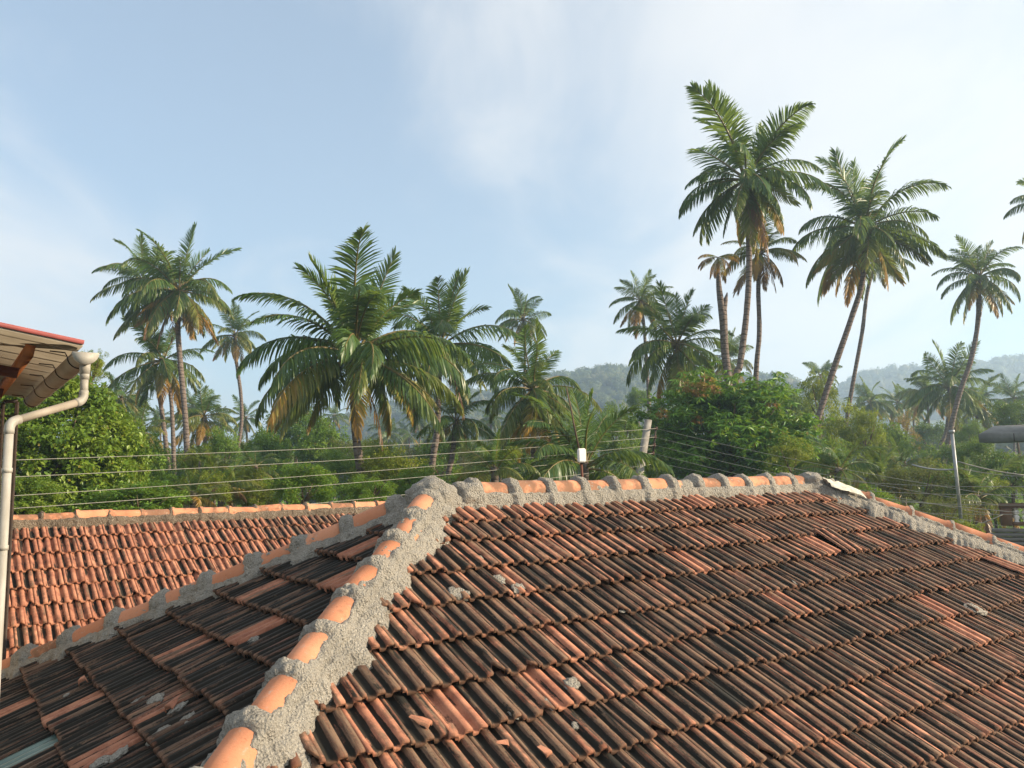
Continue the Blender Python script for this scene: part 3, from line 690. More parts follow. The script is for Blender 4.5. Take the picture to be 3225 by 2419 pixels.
# ------------------------------------------------------------------ palms
def frond_mesh(el0, bend, seed, droop, vee, n=66, ragged=0.0):
    """A coconut frond of unit length: arching stalk along +x with two combs of drooping leaflets."""
    rng = random.Random(seed); m = 16
    side = rng.uniform(-0.35, 0.35); P = [Vector((0, 0, 0))]; T = []
    for i in range(m + 1):
        t = i/m; a = R(el0) - R(bend)*t**1.45; y = side*t
        T.append(Vector((math.cos(a)*math.cos(y), math.cos(a)*math.sin(y), math.sin(a))).normalized())
        if i < m: P.append(P[-1] + T[-1]/m)
    def samp(t):
        f = min(m - 1e-6, t*m); i = int(f); k = f - i
        return P[i].lerp(P[i+1], k), T[i].lerp(T[i+1], k).normalized()
    V, Q, TR, al, rn, stm = [], [], [], [], [], []
    mb = MB(); ns = 11
    mb.tube([samp(i/(ns-1)*0.985)[0] for i in range(ns)], [0.0125*(1 - i/(ns-1))**0.8 + 0.0016 for i in range(ns)], 5, cap=False)
    V += [tuple(v) for v in mb.v]; Q += mb.q; al += [i//5/(ns-1) for i in range(len(V))]; rn += [0.5]*len(V); stm += [1.0]*len(V)
    # the stalk twists so that the comb is seen from changing sides
    tw0, tw1 = rng.uniform(-0.25, 0.25), rng.uniform(-0.9, 0.9)
    for s in (-1, 1):
        for i in range(n):
            t = 0.17 + 0.83*(i + rng.uniform(-0.25, 0.25))/(n-1); t = min(0.995, max(0.16, t))
            if rng.random() < 0.03 + ragged: continue
            p, tg = samp(t); S0 = Vector((0, 0, 1)).cross(tg); S0 = (Vector((-math.sin(0), 1, 0)) if S0.length < 0.25 else S0.normalized())
            tw = tw0 + (tw1 - tw0)*t; S = (rodrig(tg, tw).to_3x3() @ S0).normalized(); U = tg.cross(S).normalized()
            if U.z < 0 and el0 < 70: U = -U
            L = 0.262*float(np.interp(t, [0.16, 0.25, 0.42, 0.65, 0.85, 1.0], [0.55, 0.88, 1.0, 0.88, 0.60, 0.34]))*rng.uniform(0.86, 1.08)
            al_ = R(float(np.interp(t, [0.16, 0.5, 1.0], [78, 58, 22]))) + rng.gauss(0, 0.06)
            d = (tg*math.cos(al_) + S*s*math.sin(al_) + U*(vee + rng.gauss(0, 0.07))).normalized()
            w = 0.0082*rng.uniform(0.85, 1.15); b = len(V); q = p.copy(); lens = (0.0, 0.34, 0.36, 0.30); wid = (0.55, 1.0, 0.72)
            roll = rng.gauss(0, 0.5)
            for k in range(4):
                if k:
                    d = (d + Vector((0, 0, -1))*droop*(0.35 + 0.3*k)*rng.uniform(0.7, 1.3)).normalized(); q = q + d*L*lens[k]
                wv = tg - d*tg.dot(d); wv = wv.normalized() if wv.length > 1e-3 else U
                wv = (rodrig(d, roll + 0.25).to_3x3() @ wv)
                if k < 3: V.append(tuple(q - wv*w*wid[k])); V.append(tuple(q + wv*w*wid[k]))
                else: V.append(tuple(q))
            Q += [[b, b+1, b+3, b+2], [b+2, b+3, b+5, b+4]]; TR.append([b+4, b+5, b+6])
            r_ = rng.random(); al += [t]*7; rn += [r_]*7; stm += [0.0]*7
    return mesh_np('frond', V, Q, TR, {'along': al, 'rnd': rn, 'stem': stm}, mats=(M['frond'],))
BUCKET = [(82, 20, 0.09, 0.28), (66, 48, 0.18, 0.22), (48, 72, 0.34, 0.12), (28, 84, 0.55, 0.02), (6, 78, 0.72, -0.08), (-22, 54, 0.70, -0.12), (-54, 28, 0.45, -0.05)]
FROND = [[frond_mesh(e + dv, b*(1 + 0.12*dv/4), 100*i + j, dr, ve, ragged=0.0 if i < 4 else 0.05) for j, dv in enumerate((-4, 3, 0, 6))] for i, (e, b, dr, ve) in enumerate(BUCKET)]
DEAD = [frond_mesh(-62, 22, 900 + j, 0.7, -0.1, n=40, ragged=0.3) for j in range(3)]
def nut_mesh():
    rng = np.random.default_rng(3); iv, it = ico(1); V, T = [], []; b = 0
    for k in range(9):
        a = rng.uniform(0, 6.28); c = np.array([math.cos(a)*0.30*rng.uniform(.5, 1), math.sin(a)*0.30*rng.uniform(.5, 1), -0.35 - rng.uniform(0, 0.4)])
        V.append(iv*np.array([0.105, 0.105, 0.13]) + c); T.append(it + b); b += len(iv)
    return mesh_np('coconut_bunch', np.concatenate(V), None, np.concatenate(T), smooth=True, mats=(M['nut'],))
NUT = nut_mesh()
def smooth_path(pts, n):
    """Catmull-Rom through pts."""
    pts = [Vector(p) for p in pts]; ext = [pts[0]*2 - pts[1]] + pts + [pts[-1]*2 - pts[-2]]; out = []
    for i in range(n):
        f = i/(n-1)*(len(pts)-1); k = min(len(pts)-2, int(f)); t = f - k; a, b, c, d = ext[k:k+4]
        out.append(0.5*((2*b) + (c - a)*t + (2*a - 5*b + 4*c - d)*t*t + (3*b - a - 3*c + d)*t**3))
    return out
def palm(label, cx, cy, r, depth, trunk, nf, seed, tw=0.15, age=0.35, top=1.0, low=-52, dead=0, nuts=False, group='coconut palms behind the roofs', sides=9, size=1.0, fr_len=1.2):
    """cx, cy, r: crown centre and reach in the 2212 px view; trunk: visible points of the trunk below the crown."""
    nf = int(nf*1.1); tw *= 0.86; rng = random.Random(seed); C = atd(cx, cy, depth); rw = r*depth/1745.0
    pts = [C + Vector((0, 0, 0.12*rw))] + [atd(x, y, depth) for x, y in trunk]
    last, prev = pts[-1], pts[-2]
    d = (last - prev); d = d/max(0.2, abs(d.z)); base = last + Vector((d.x*0.5, d.y*0.5, -1))*max(0.3, last.z) if last.z > 0.3 else last
    base = Vector((base.x, base.y, -0.1)); pts.append(base)
    root = thing('coconut_palm', label, 'palm tree', (base.x, base.y, 0), group)
    inv = Matrix.Translation((-base.x, -base.y, 0))
    n = 34; path = smooth_path(pts, n); tt = [i/(n-1) for i in range(n)]
    rad = [tw*(0.78 + 0.22*t + (0.5*max(0, t - 0.9)*10*0.4))*(1 + 0.05*rng.uniform(-1, 1)) for t in tt]
    MB().tube(path, rad, sides).build('trunk', M['palm_bark'], root, smooth=True, mw=inv)
    az0 = rng.uniform(0, 6.28)
    for i in range(nf):
        u = (i + 0.5)/nf; el = 86 + (low - 10 - 86)*u**0.88 + rng.gauss(0, 5)
        el = max(low - 10, min(88, el)); bi = min(range(7), key=lambda k: abs(BUCKET[k][0] - el))
        me = FROND[bi][rng.randrange(4)]; az = az0 + i*2.39996 + rng.gauss(0, 0.30)
        sc = rw*fr_len*rng.uniform(0.80, 1.10)*(0.9 if u < 0.12 else 1.0)*(0.88 if el < -30 else 1.0)*(top if el > 55 else 1.0)
        lc = Matrix.Translation(C + Vector((math.cos(az), math.sin(az), 0))*0.03*rw + Vector((0, 0, 0.06*rw*(1 - u)))) @ Matrix.Rotation(az, 4, 'Z') @ Matrix.Rotation(-R(el - BUCKET[bi][0]), 4, 'Y') @ Matrix.Rotation(rng.gauss(0, 0.28), 4, 'X') @ Matrix.Diagonal((sc*rng.uniform(0.92, 1.1), sc, sc*rng.uniform(0.88, 1.18), 1))
        o = link('frond', me, root, inv @ lc)
        a = age*(0.30 + 0.70*u) + (0.85*max(0.0, (u - 0.68)/0.32)*rng.uniform(0.0, 1.2) if u > 0.68 else 0) + rng.gauss(0, 0.07)
        o['leaf_age'] = max(0.0, a)
    for k in range(dead):
        az = rng.uniform(0, 6.28); sc = rw*fr_len*rng.uniform(0.7, 0.95)
        o = link('frond', DEAD[k % 3], root, inv @ Matrix.Translation(C - Vector((0, 0, 0.05*rw))) @ Matrix.Rotation(az, 4, 'Z') @ Matrix.Scale(sc, 4)); o['leaf_age'] = 2.2; o['label'] = 'dead brown frond hanging down the trunk'
    if nuts:
        s_ = 0.9 if nuts is True else nuts
        link('coconut_bunch', NUT, root, inv @ Matrix.Translation(C + Vector((0, 0, 0.08*rw))) @ Matrix.Scale(s_, 4))
    return root
PALMS = [
 # label, cx, cy, r, depth, trunk, n, seed, opts
 ('very tall palm with the biggest crown, topmost of all on the right', 1612, 392, 150, 29, [(1618, 560), (1612, 680), (1598, 790), (1588, 850)], 36, 1, dict(tw=0.15, age=0.34, low=-66, nuts=True, dead=2, top=1.28)),
 ('tall palm leaning strongly left-down, second biggest crown on the right', 1868, 498, 150, 35, [(1864, 600), (1838, 690), (1800, 800), (1765, 910), (1737, 1005)], 32, 2, dict(tw=0.17, age=0.5, low=-60, nuts=True, top=1.1)),
 ('thin-trunked palm whose small crown hides behind the leaning tall palm', 1890, 570, 75, 46, [(1872, 640), (1862, 720), (1842, 830), (1826, 930), (1815, 1060)], 18, 3, dict(tw=0.15, age=0.55, low=-35)),
 ('slim palm with small yellowing crown below the tallest palm', 1645, 548, 88, 36, [(1638, 620), (1640, 720), (1632, 850)], 20, 4, dict(tw=0.14, age=1.05, low=-48, dead=2)),
 ('palm standing alone at the right with a long curved trunk', 2115, 602, 92, 47, [(2113, 690), (2098, 775), (2076, 840), (2056, 915), (2040, 1000), (2015, 1118)], 30, 5, dict(tw=0.19, age=0.5, low=-50)),
 ('palm cut off by the right picture edge, only frond tips showing', 2262, 440, 82, 42, [(2268, 600), (2270, 900)], 22, 6, dict(tw=0.15, age=0.4)),
 ('biggest nearest palm left of centre with thick dark trunk', 765, 772, 212, 24, [(764, 850), (768, 930), (778, 1010), (788, 1085)], 40, 7, dict(tw=0.165, age=0.42, low=-30, nuts=True, dead=1, fr_len=1.24)),
 ('dark palm directly right of the biggest near palm', 952, 752, 150, 33, [(948, 830), (944, 930), (930, 1045)], 28, 8, dict(tw=0.17, age=0.38, low=-42, nuts=True, dead=1)),
 ('tall palm of the left group with brown hanging fronds', 386, 632, 122, 40, [(384, 700), (389, 780), (400, 900), (404, 1000), (402, 1095)], 34, 9, dict(tw=0.185, age=0.55, low=-55, dead=3, nuts=True)),
 ('leftmost tall palm, its slim trunk leaning across the others', 312, 612, 98, 46, [(320, 700), (332, 790), (348, 880), (362, 990), (372, 1085)], 26, 10, dict(tw=0.16, age=0.55, low=-48)),
 ('lower palm with coconuts nestled under the two tall left palms', 352, 782, 105, 44, [(368, 850), (374, 950), (377, 1080)], 26, 11, dict(tw=0.15, age=0.55, nuts=True)),
 ('small-crowned palm on a thin S-curved trunk right of the left group', 507, 726, 66, 58, [(510, 775), (520, 850), (522, 910), (514, 970), (508, 1045)], 24, 12, dict(tw=0.17, age=0.75, low=-55)),
 ('small palm low behind the thin S-curved trunk', 530, 905, 46, 76, [(534, 960), (536, 1050)], 20, 13, dict(tw=0.14, age=0.4)),
 ('palm with a bushy crown behind the left broad-leaved shrub', 262, 862, 66, 50, [(268, 930), (272, 1080)], 24, 14, dict(tw=0.14, age=0.5)),
 ('low palm with drooping golden fronds beside the left shrub', 300, 935, 62, 42, [(304, 1000), (306, 1090)], 22, 15, dict(tw=0.13, age=1.0, low=-55)),
 ('yellowing palm crown just right of the left tall trunks', 440, 902, 74, 54, [(444, 980), (446, 1080)], 26, 16, dict(tw=0.14, age=0.85, low=-58)),
 ('small dark palm high against the sky right of centre-left', 1130, 692, 66, 62, [(1134, 745), (1133, 850), (1136, 1000)], 26, 17, dict(tw=0.14, age=0.4, low=-50)),
 ('bushy palm with orange lower fronds left of the white box', 1152, 846, 128, 29, [(1154, 950), (1156, 1040)], 30, 18, dict(tw=0.18, age=0.62, low=-60, dead=1)),
 ('bright mid-height palm between the near trunk and the orange-fronded palm', 985, 912, 88, 35, [(978, 980), (966, 1050)], 22, 19, dict(tw=0.16, age=0.45, low=-48)),
 ('young trunkless-looking palm with upright fronds behind the white box', 1262, 1012, 190, 22, [(1263, 1045)], 20, 20, dict(tw=0.16, age=0.25, low=2, fr_len=1.05)),
 ('slim palm rising behind the concrete utility pole', 1384, 652, 68, 52, [(1391, 705), (1396, 780), (1402, 880), (1404, 1000)], 26, 21, dict(tw=0.145, age=0.6, low=-45)),
 ('dark full-crowned palm above the mango tree', 1462, 748, 122, 35, [(1468, 850), (1474, 960)], 30, 22, dict(tw=0.16, age=0.42, low=-58, nuts=True)),
 ('pale distant palm peeping out between the bare snag and tall trunks', 1572, 782, 56, 66, [(1572, 850), (1572, 960)], 22, 23, dict(tw=0.15, age=0.85, low=-45)),
 ('hazy tall-crowned palm left of the curved lone trunk', 2052, 838, 86, 58, [(2044, 930), (2010, 1010)], 28, 24, dict(tw=0.17, age=0.4, low=-50)),
 ('hazy palm at the foot of the right hill, nearest the leaning trunks', 1880, 872, 52, 82, [(1884, 920), (1885, 1000)], 24, 25, dict(tw=0.15, age=0.45)),
 ('hazy palm second from the leaning trunks under the right hill', 1940, 872, 48, 88, [(1942, 930), (1942, 1010)], 24, 26, dict(tw=0.15, age=0.5)),
 ('hazy palm with yellow lower fronds on a thin trunk under the right hill', 2003, 850, 56, 74, [(2006, 920), (2004, 1010)], 24, 27, dict(tw=0.15, age=0.75, low=-40)),
 ('hazy broad palm right of the lone curved trunk', 2112, 878, 68, 62, [(2108, 950), (2104, 1040)], 28, 28, dict(tw=0.16, age=0.62, low=-58)),
 ('hazy palm at the right edge above the concrete slab', 2190, 862, 50, 76, [(2192, 930), (2192, 1000)], 24, 29, dict(tw=0.15, age=0.4)),
 ('faint palm in the haze right of the biggest near palm trunk', 838, 938, 42, 105, [(840, 980), (840, 1040)], 22, 30, dict(tw=0.15, age=0.4, low=-40)),
 ('faint thin palm in the haze beside the dark palm trunk', 884, 942, 36, 110, [(884, 980), (886, 1040)], 14, 31, dict(tw=0.17, age=0.5, low=-30)),
 ('bright young palm with feathery fronds low behind the ridge', 1068, 1022, 95, 20, [(1070, 1060)], 18, 32, dict(tw=0.13, age=0.62, low=-2, fr_len=1.05)),
 ('low sprawling palm behind the right end of the ridge', 1812, 1022, 92, 22, [(1812, 1060)], 18, 33, dict(tw=0.13, age=0.42, low=-12)),
 ('low palm with upright bright fronds left of the olive bush', 1905, 1042, 74, 24, [(1905, 1080)], 16, 34, dict(tw=0.13, age=0.6, low=8)),
 ('yellow-green young palm at the foot of the grey steel pole', 2110, 1082, 92, 22, [(2110, 1110)], 18, 35, dict(tw=0.14, age=0.78, low=-10)),
 ('small hazy palm left of the thin S-curved trunk', 470, 962, 40, 74, [(472, 1010), (474, 1060)], 20, 36, dict(tw=0.14, age=0.6)),
 ('low bright palm shoots left of the ringed dark trunk', 478, 1058, 80, 22, [(478, 1090)], 14, 37, dict(tw=0.12, age=0.75, low=6)),
 ('low palm fronds above the side-house ridge near the thin trunks', 418, 1078, 70, 20, [(418, 1100)], 14, 38, dict(tw=0.12, age=0.7, low=5)),
 ('small far palm beside the thin S-curved trunk against the sky', 585, 935, 34, 95, [(586, 980), (588, 1040)], 18, 39, dict(tw=0.14, age=0.4)),
 ('small far palm standing left of the tall left group', 226, 905, 40, 64, [(228, 960), (228, 1050)], 20, 40, dict(tw=0.14, age=0.45)),
 ('hazy palm between the two right-hand palms under the hill', 1972, 882, 42, 92, [(1974, 930), (1974, 1010)], 20, 41, dict(tw=0.15, age=0.5)),
 ('dim hazy palm half hidden behind the yellowish open tree', 1772, 812, 40, 80, [(1776, 860), (1778, 960)], 16, 42, dict(tw=0.15, age=0.45, low=-35)),

 ('small slim palm with lime-yellow leaves beside the left tall trunks', 433, 988, 34, 26, [(430, 1030), (424, 1100)], 9, 43, dict(tw=0.06, age=1.0, low=5)),
 ('small slim green palm just right of the lime-yellow one', 462, 1008, 40, 28, [(463, 1050)], 10, 44, dict(tw=0.06, age=0.7, low=0)),
 ('feathery mid-green palm between the thin S-curved trunk and the bright bush', 552, 1012, 56, 32, [(554, 1060)], 16, 45, dict(tw=0.12, age=0.6, low=-20)),
 ('dim palm crown low between the left trunks', 330, 962, 56, 48, [(334, 1030)], 20, 46, dict(tw=0.13, age=0.6, low=-50)),
 ('bright low palm crown under the right hill between bush and curved trunk', 1950, 1008, 54, 34, [(1952, 1060)], 16, 47, dict(tw=0.12, age=0.6, low=-25)),
]
FARL = ['faint far palm just right of the gutter downpipe', 'faint far palm behind the low golden-fronded palm', 'faint far palm between the leftmost tall trunks', 'faint far palm right of the tall left trunk', 'faint far palm left of the thin S-curved trunk', 'faint far palm above the dark rounded tree', 'faint far palm under the left fronds of the biggest palm', 'faint far palm left of the thick dark trunk', 'faint far palm just left of the dark palm trunk', 'faint far palm between the dark palm and the orange-fronded palm', 'faint far palm behind the orange-fronded palm', 'faint far palm behind the tip of the antenna rod', 'faint far palm left of the slim palm by the utility pole']
FARP = [(210, 868, 38, 84), (290, 880, 36, 92), (345, 905, 34, 98), (415, 880, 36, 90), (480, 915, 32, 104), (612, 905, 32, 108), (660, 885, 34, 100), (720, 900, 34, 104), (905, 905, 34, 110), (1060, 905, 36, 100), (1115, 920, 32, 110), (1240, 900, 34, 106), (1330, 895, 32, 112)]
for k, (x, y, r_, dp) in enumerate(FARP): palm(FARL[k], x, y, r_, dp, [(x + 2, y + 50), (x + 3, y + 120)], 22, 600 + k, tw=0.16, age=0.45, low=-45, group='faint far palms')
for (lb, cx, cy_, r_, dp, tr, nf, sd, op) in PALMS: palm(lb, cx, cy_, r_, dp, tr, nf, sd, **op)

def snag():
    """A dying palm: bare trunk with a broken fork and a wisp of yellow fronds."""
    d = 33; P = lambda x, y: atd(x, y, d)
    base = P(1580, 850); base = Vector((base.x + 0.4, base.y, 0)); root = thing('dying_palm', 'bare dying palm trunk with a broken fork, left of the tallest palm trunk', 'palm tree', base)
    inv = Matrix.Translation(-base)
    MB().tube(smooth_path([P(1551, 560), P(1553, 620), P(1562, 690), P(1566, 760), P(1574, 830), base], 26), [0.055 + 0.11*min(1, i/9) for i in range(26)], 8).build('trunk', M['palm_bark'], root, smooth=True, mw=inv)
    MB().tube([P(1565, 705), P(1563, 668), P(1567, 648), P(1571, 632)], [0.13, 0.14, 0.10, 0.02], 7).build('broken_stub', M['palm_bark'], root, smooth=True, mw=inv)
    for k in range(11):
        o = link('frond', FROND[3 + k % 4][k % 4], root, inv @ Matrix.Translation(P(1551, 556)) @ Matrix.Rotation(k*2.4, 4, 'Z') @ Matrix.Scale(0.95 + 0.06*(k % 4), 4)); o['leaf_age'] = 0.75 + 0.06*k
snag()

# ------------------------------------------------------------------ broad-leaved trees and shrubs
def crown_mesh(seed, mat, nclump, per, leaf, narrow=0.45, hang=0.0, flat=0.0, clump_r=(0.18, 0.34), shell=(0.4, 0.95), bottom=-0.75, whorl=False, wisps=0):
    """Foliage of unit radius: leaf-sized faces gathered in clumps through the crown's volume."""
    rng = np.random.default_rng(seed); V, T, RN, CL = [], [], [], []; b = 0
    for c in range(nclump + wisps):
        d = rng.normal(size=3); d /= np.linalg.norm(d)
        if d[2] < bottom: d[2] = -d[2]*0.5
        rr = rng.uniform(*shell)**0.8 if c < nclump else rng.uniform(0.95, 1.18)
        cc = d*rr*np.array([1, 1, 0.95]); cr = rng.uniform(*clump_r)*(1 if c < nclump else 0.55); n = int(per*(0.7 + 0.6*rng.random())*(1 if c < nclump else 0.35))
        tone = rng.random()
        if whorl:
            k = max(1, n//9); tips = cc + rng.normal(size=(k, 3))*cr*0.62; ctr = np.repeat(tips, 9, 0)[:n]; n = len(ctr)
            ax = rng.normal(size=(n, 3)); ax[:, 2] = ax[:, 2]*0.5 - hang; ax /= np.linalg.norm(ax, axis=1)[:, None]; pos = ctr
        else:
            q = rng.normal(size=(n, 3)); q /= np.linalg.norm(q, axis=1)[:, None]; pos = cc + q*cr*rng.uniform(0.45, 1.05, (n, 1))
            ax = q*0.7 + rng.normal(size=(n, 3))*0.8; ax[:, 2] -= hang; ax /= np.linalg.norm(ax, axis=1)[:, None]
        up = rng.normal(size=(n, 3))*0.55 + np.array([0, 0, 1.0 + flat]) + d*0.5
        sd = np.cross(ax, up); sd /= np.linalg.norm(sd, axis=1)[:, None] + 1e-6; nr = np.cross(sd, ax)
        L = leaf*rng.uniform(0.7, 1.25, (n, 1)); Wd = L*narrow*0.5
        p0 = pos; p1 = pos + ax*L*0.45 + sd*Wd + nr*Wd*0.35; p2 = pos + ax*L - nr*L*0.12; p3 = pos + ax*L*0.45 - sd*Wd + nr*Wd*0.35
        V.append(np.stack([p0, p1, p2, p3], 1).reshape(-1, 3)); i0 = b + 4*np.arange(n)[:, None]
        T.append(np.concatenate([i0 + np.array([[0, 1, 2]]), i0 + np.array([[0, 2, 3]])])); b += 4*n
        RN.append(np.repeat(rng.random(n), 4)); CL.append(np.full(4*n, tone))
    return mesh_np('crown', np.concatenate(V), None, np.concatenate(T), {'rnd': np.concatenate(RN), 'clump': np.concatenate(CL)}, mats=(M[mat],))
CROWN = {}
def crown(key):
    if key not in CROWN:
        kind, v = key; s = hash((kind, v)) % 1000 if False else sum(map(ord, kind))*7 + v*131
        spec = {
            'dark': lambda: crown_mesh(s, 'leaf_dark', 46, 150, 0.085, 0.5, 0.1),
            'mid': lambda: crown_mesh(s, 'leaf_mid', 54, 140, 0.105, 0.5, 0.1, wisps=14),
            'yellow': lambda: crown_mesh(s, 'leaf_yellow', 40, 130, 0.075, 0.55, 0.05, shell=(0.3, 1.0), clump_r=(0.13, 0.26), wisps=16),
            'olive': lambda: crown_mesh(s, 'leaf_olive', 46, 170, 0.060, 0.5, 0.0, wisps=10),
            'rust': lambda: crown_mesh(s, 'leaf_rust', 34, 80, 0.07, 0.5, 0.1, clump_r=(0.12, 0.22), wisps=12),
            'fine': lambda: crown_mesh(s, 'leaf_mid', 70, 170, 0.068, 0.5, 0.0, clump_r=(0.14, 0.28), wisps=16),
            'lime': lambda: crown_mesh(s, 'leaf_yellow', 60, 150, 0.072, 0.5, 0.0, clump_r=(0.14, 0.28), wisps=14),
            'big': lambda: crown_mesh(s, 'leaf_big', 420, 110, 0.058, 0.62, 0.15, 0.5, clump_r=(0.08, 0.15), shell=(0.55, 1.0), bottom=-1.0, wisps=16),
            'mango': lambda: crown_mesh(s, 'leaf_mango', 150, 220, 0.105, 0.25, 0.55, clump_r=(0.12, 0.24), shell=(0.35, 1.0), bottom=-0.9, whorl=True, wisps=14),
        }[kind]
        CROWN[key] = spec()
    return CROWN[key]
def broad_tree(name, label, cat, cx, cy, rx, ry, depth, kind, var, seed, group=None, limbs=6, yaw=None):
    """A tree or shrub whose crown spans rx, ry about (cx, cy) in the 2212 px view, `depth` metres away."""
    rng = random.Random(seed); C = atd(cx, cy, depth); k = depth/1745.0; wx, wz = rx*k, ry*k
    base = Vector((C.x + rng.uniform(-.2, .2)*wx, C.y, 0)); root = thing(name, label, cat, base, group); inv = Matrix.Translation(-base)
    mw = Matrix.Translation(C) @ Matrix.Rotation(rng.uniform(0, 6.28) if yaw is None else yaw, 4, 'Z')
    dp = max(wz*0.8, wx*0.85)
    sc = Matrix.Diagonal((wx, dp, wz, 1)); mw = Matrix.Translation(C) @ sc @ Matrix.Rotation(rng.uniform(0, 6.28) if yaw is None else yaw, 4, 'Z')
    link('crown', crown((kind, var)), root, inv @ mw)
    mb = MB(); r0 = max(0.05, min(0.28, 0.055*max(wx, wz)))
    fork = Vector((C.x, C.y, max(0.3, C.z - wz*0.55))); mb.tube(smooth_path([base, base.lerp(fork, 0.5) + Vector((rng.uniform(-.1, .1), 0, 0)), fork], 7), [r0*(1.25 - 0.35*i/6) for i in range(7)], 7)
    for i in range(limbs):
        a = i*2.4 + rng.uniform(-.4, .4); e = rng.uniform(0.25, 0.95)
        tip = C + Vector((math.cos(a)*wx*0.75*math.cos(e), math.sin(a)*dp*0.75*math.cos(e), wz*0.8*math.sin(e)))
        mb.tube(smooth_path([fork, fork.lerp(tip, 0.5) + Vector((0, 0, -0.08*wz)), tip], 6), [r0*0.6*(1 - 0.85*t/5) for t in range(6)], 5)
    mb.build('trunk', M['bark'], root, smooth=True, mw=inv)
    return root
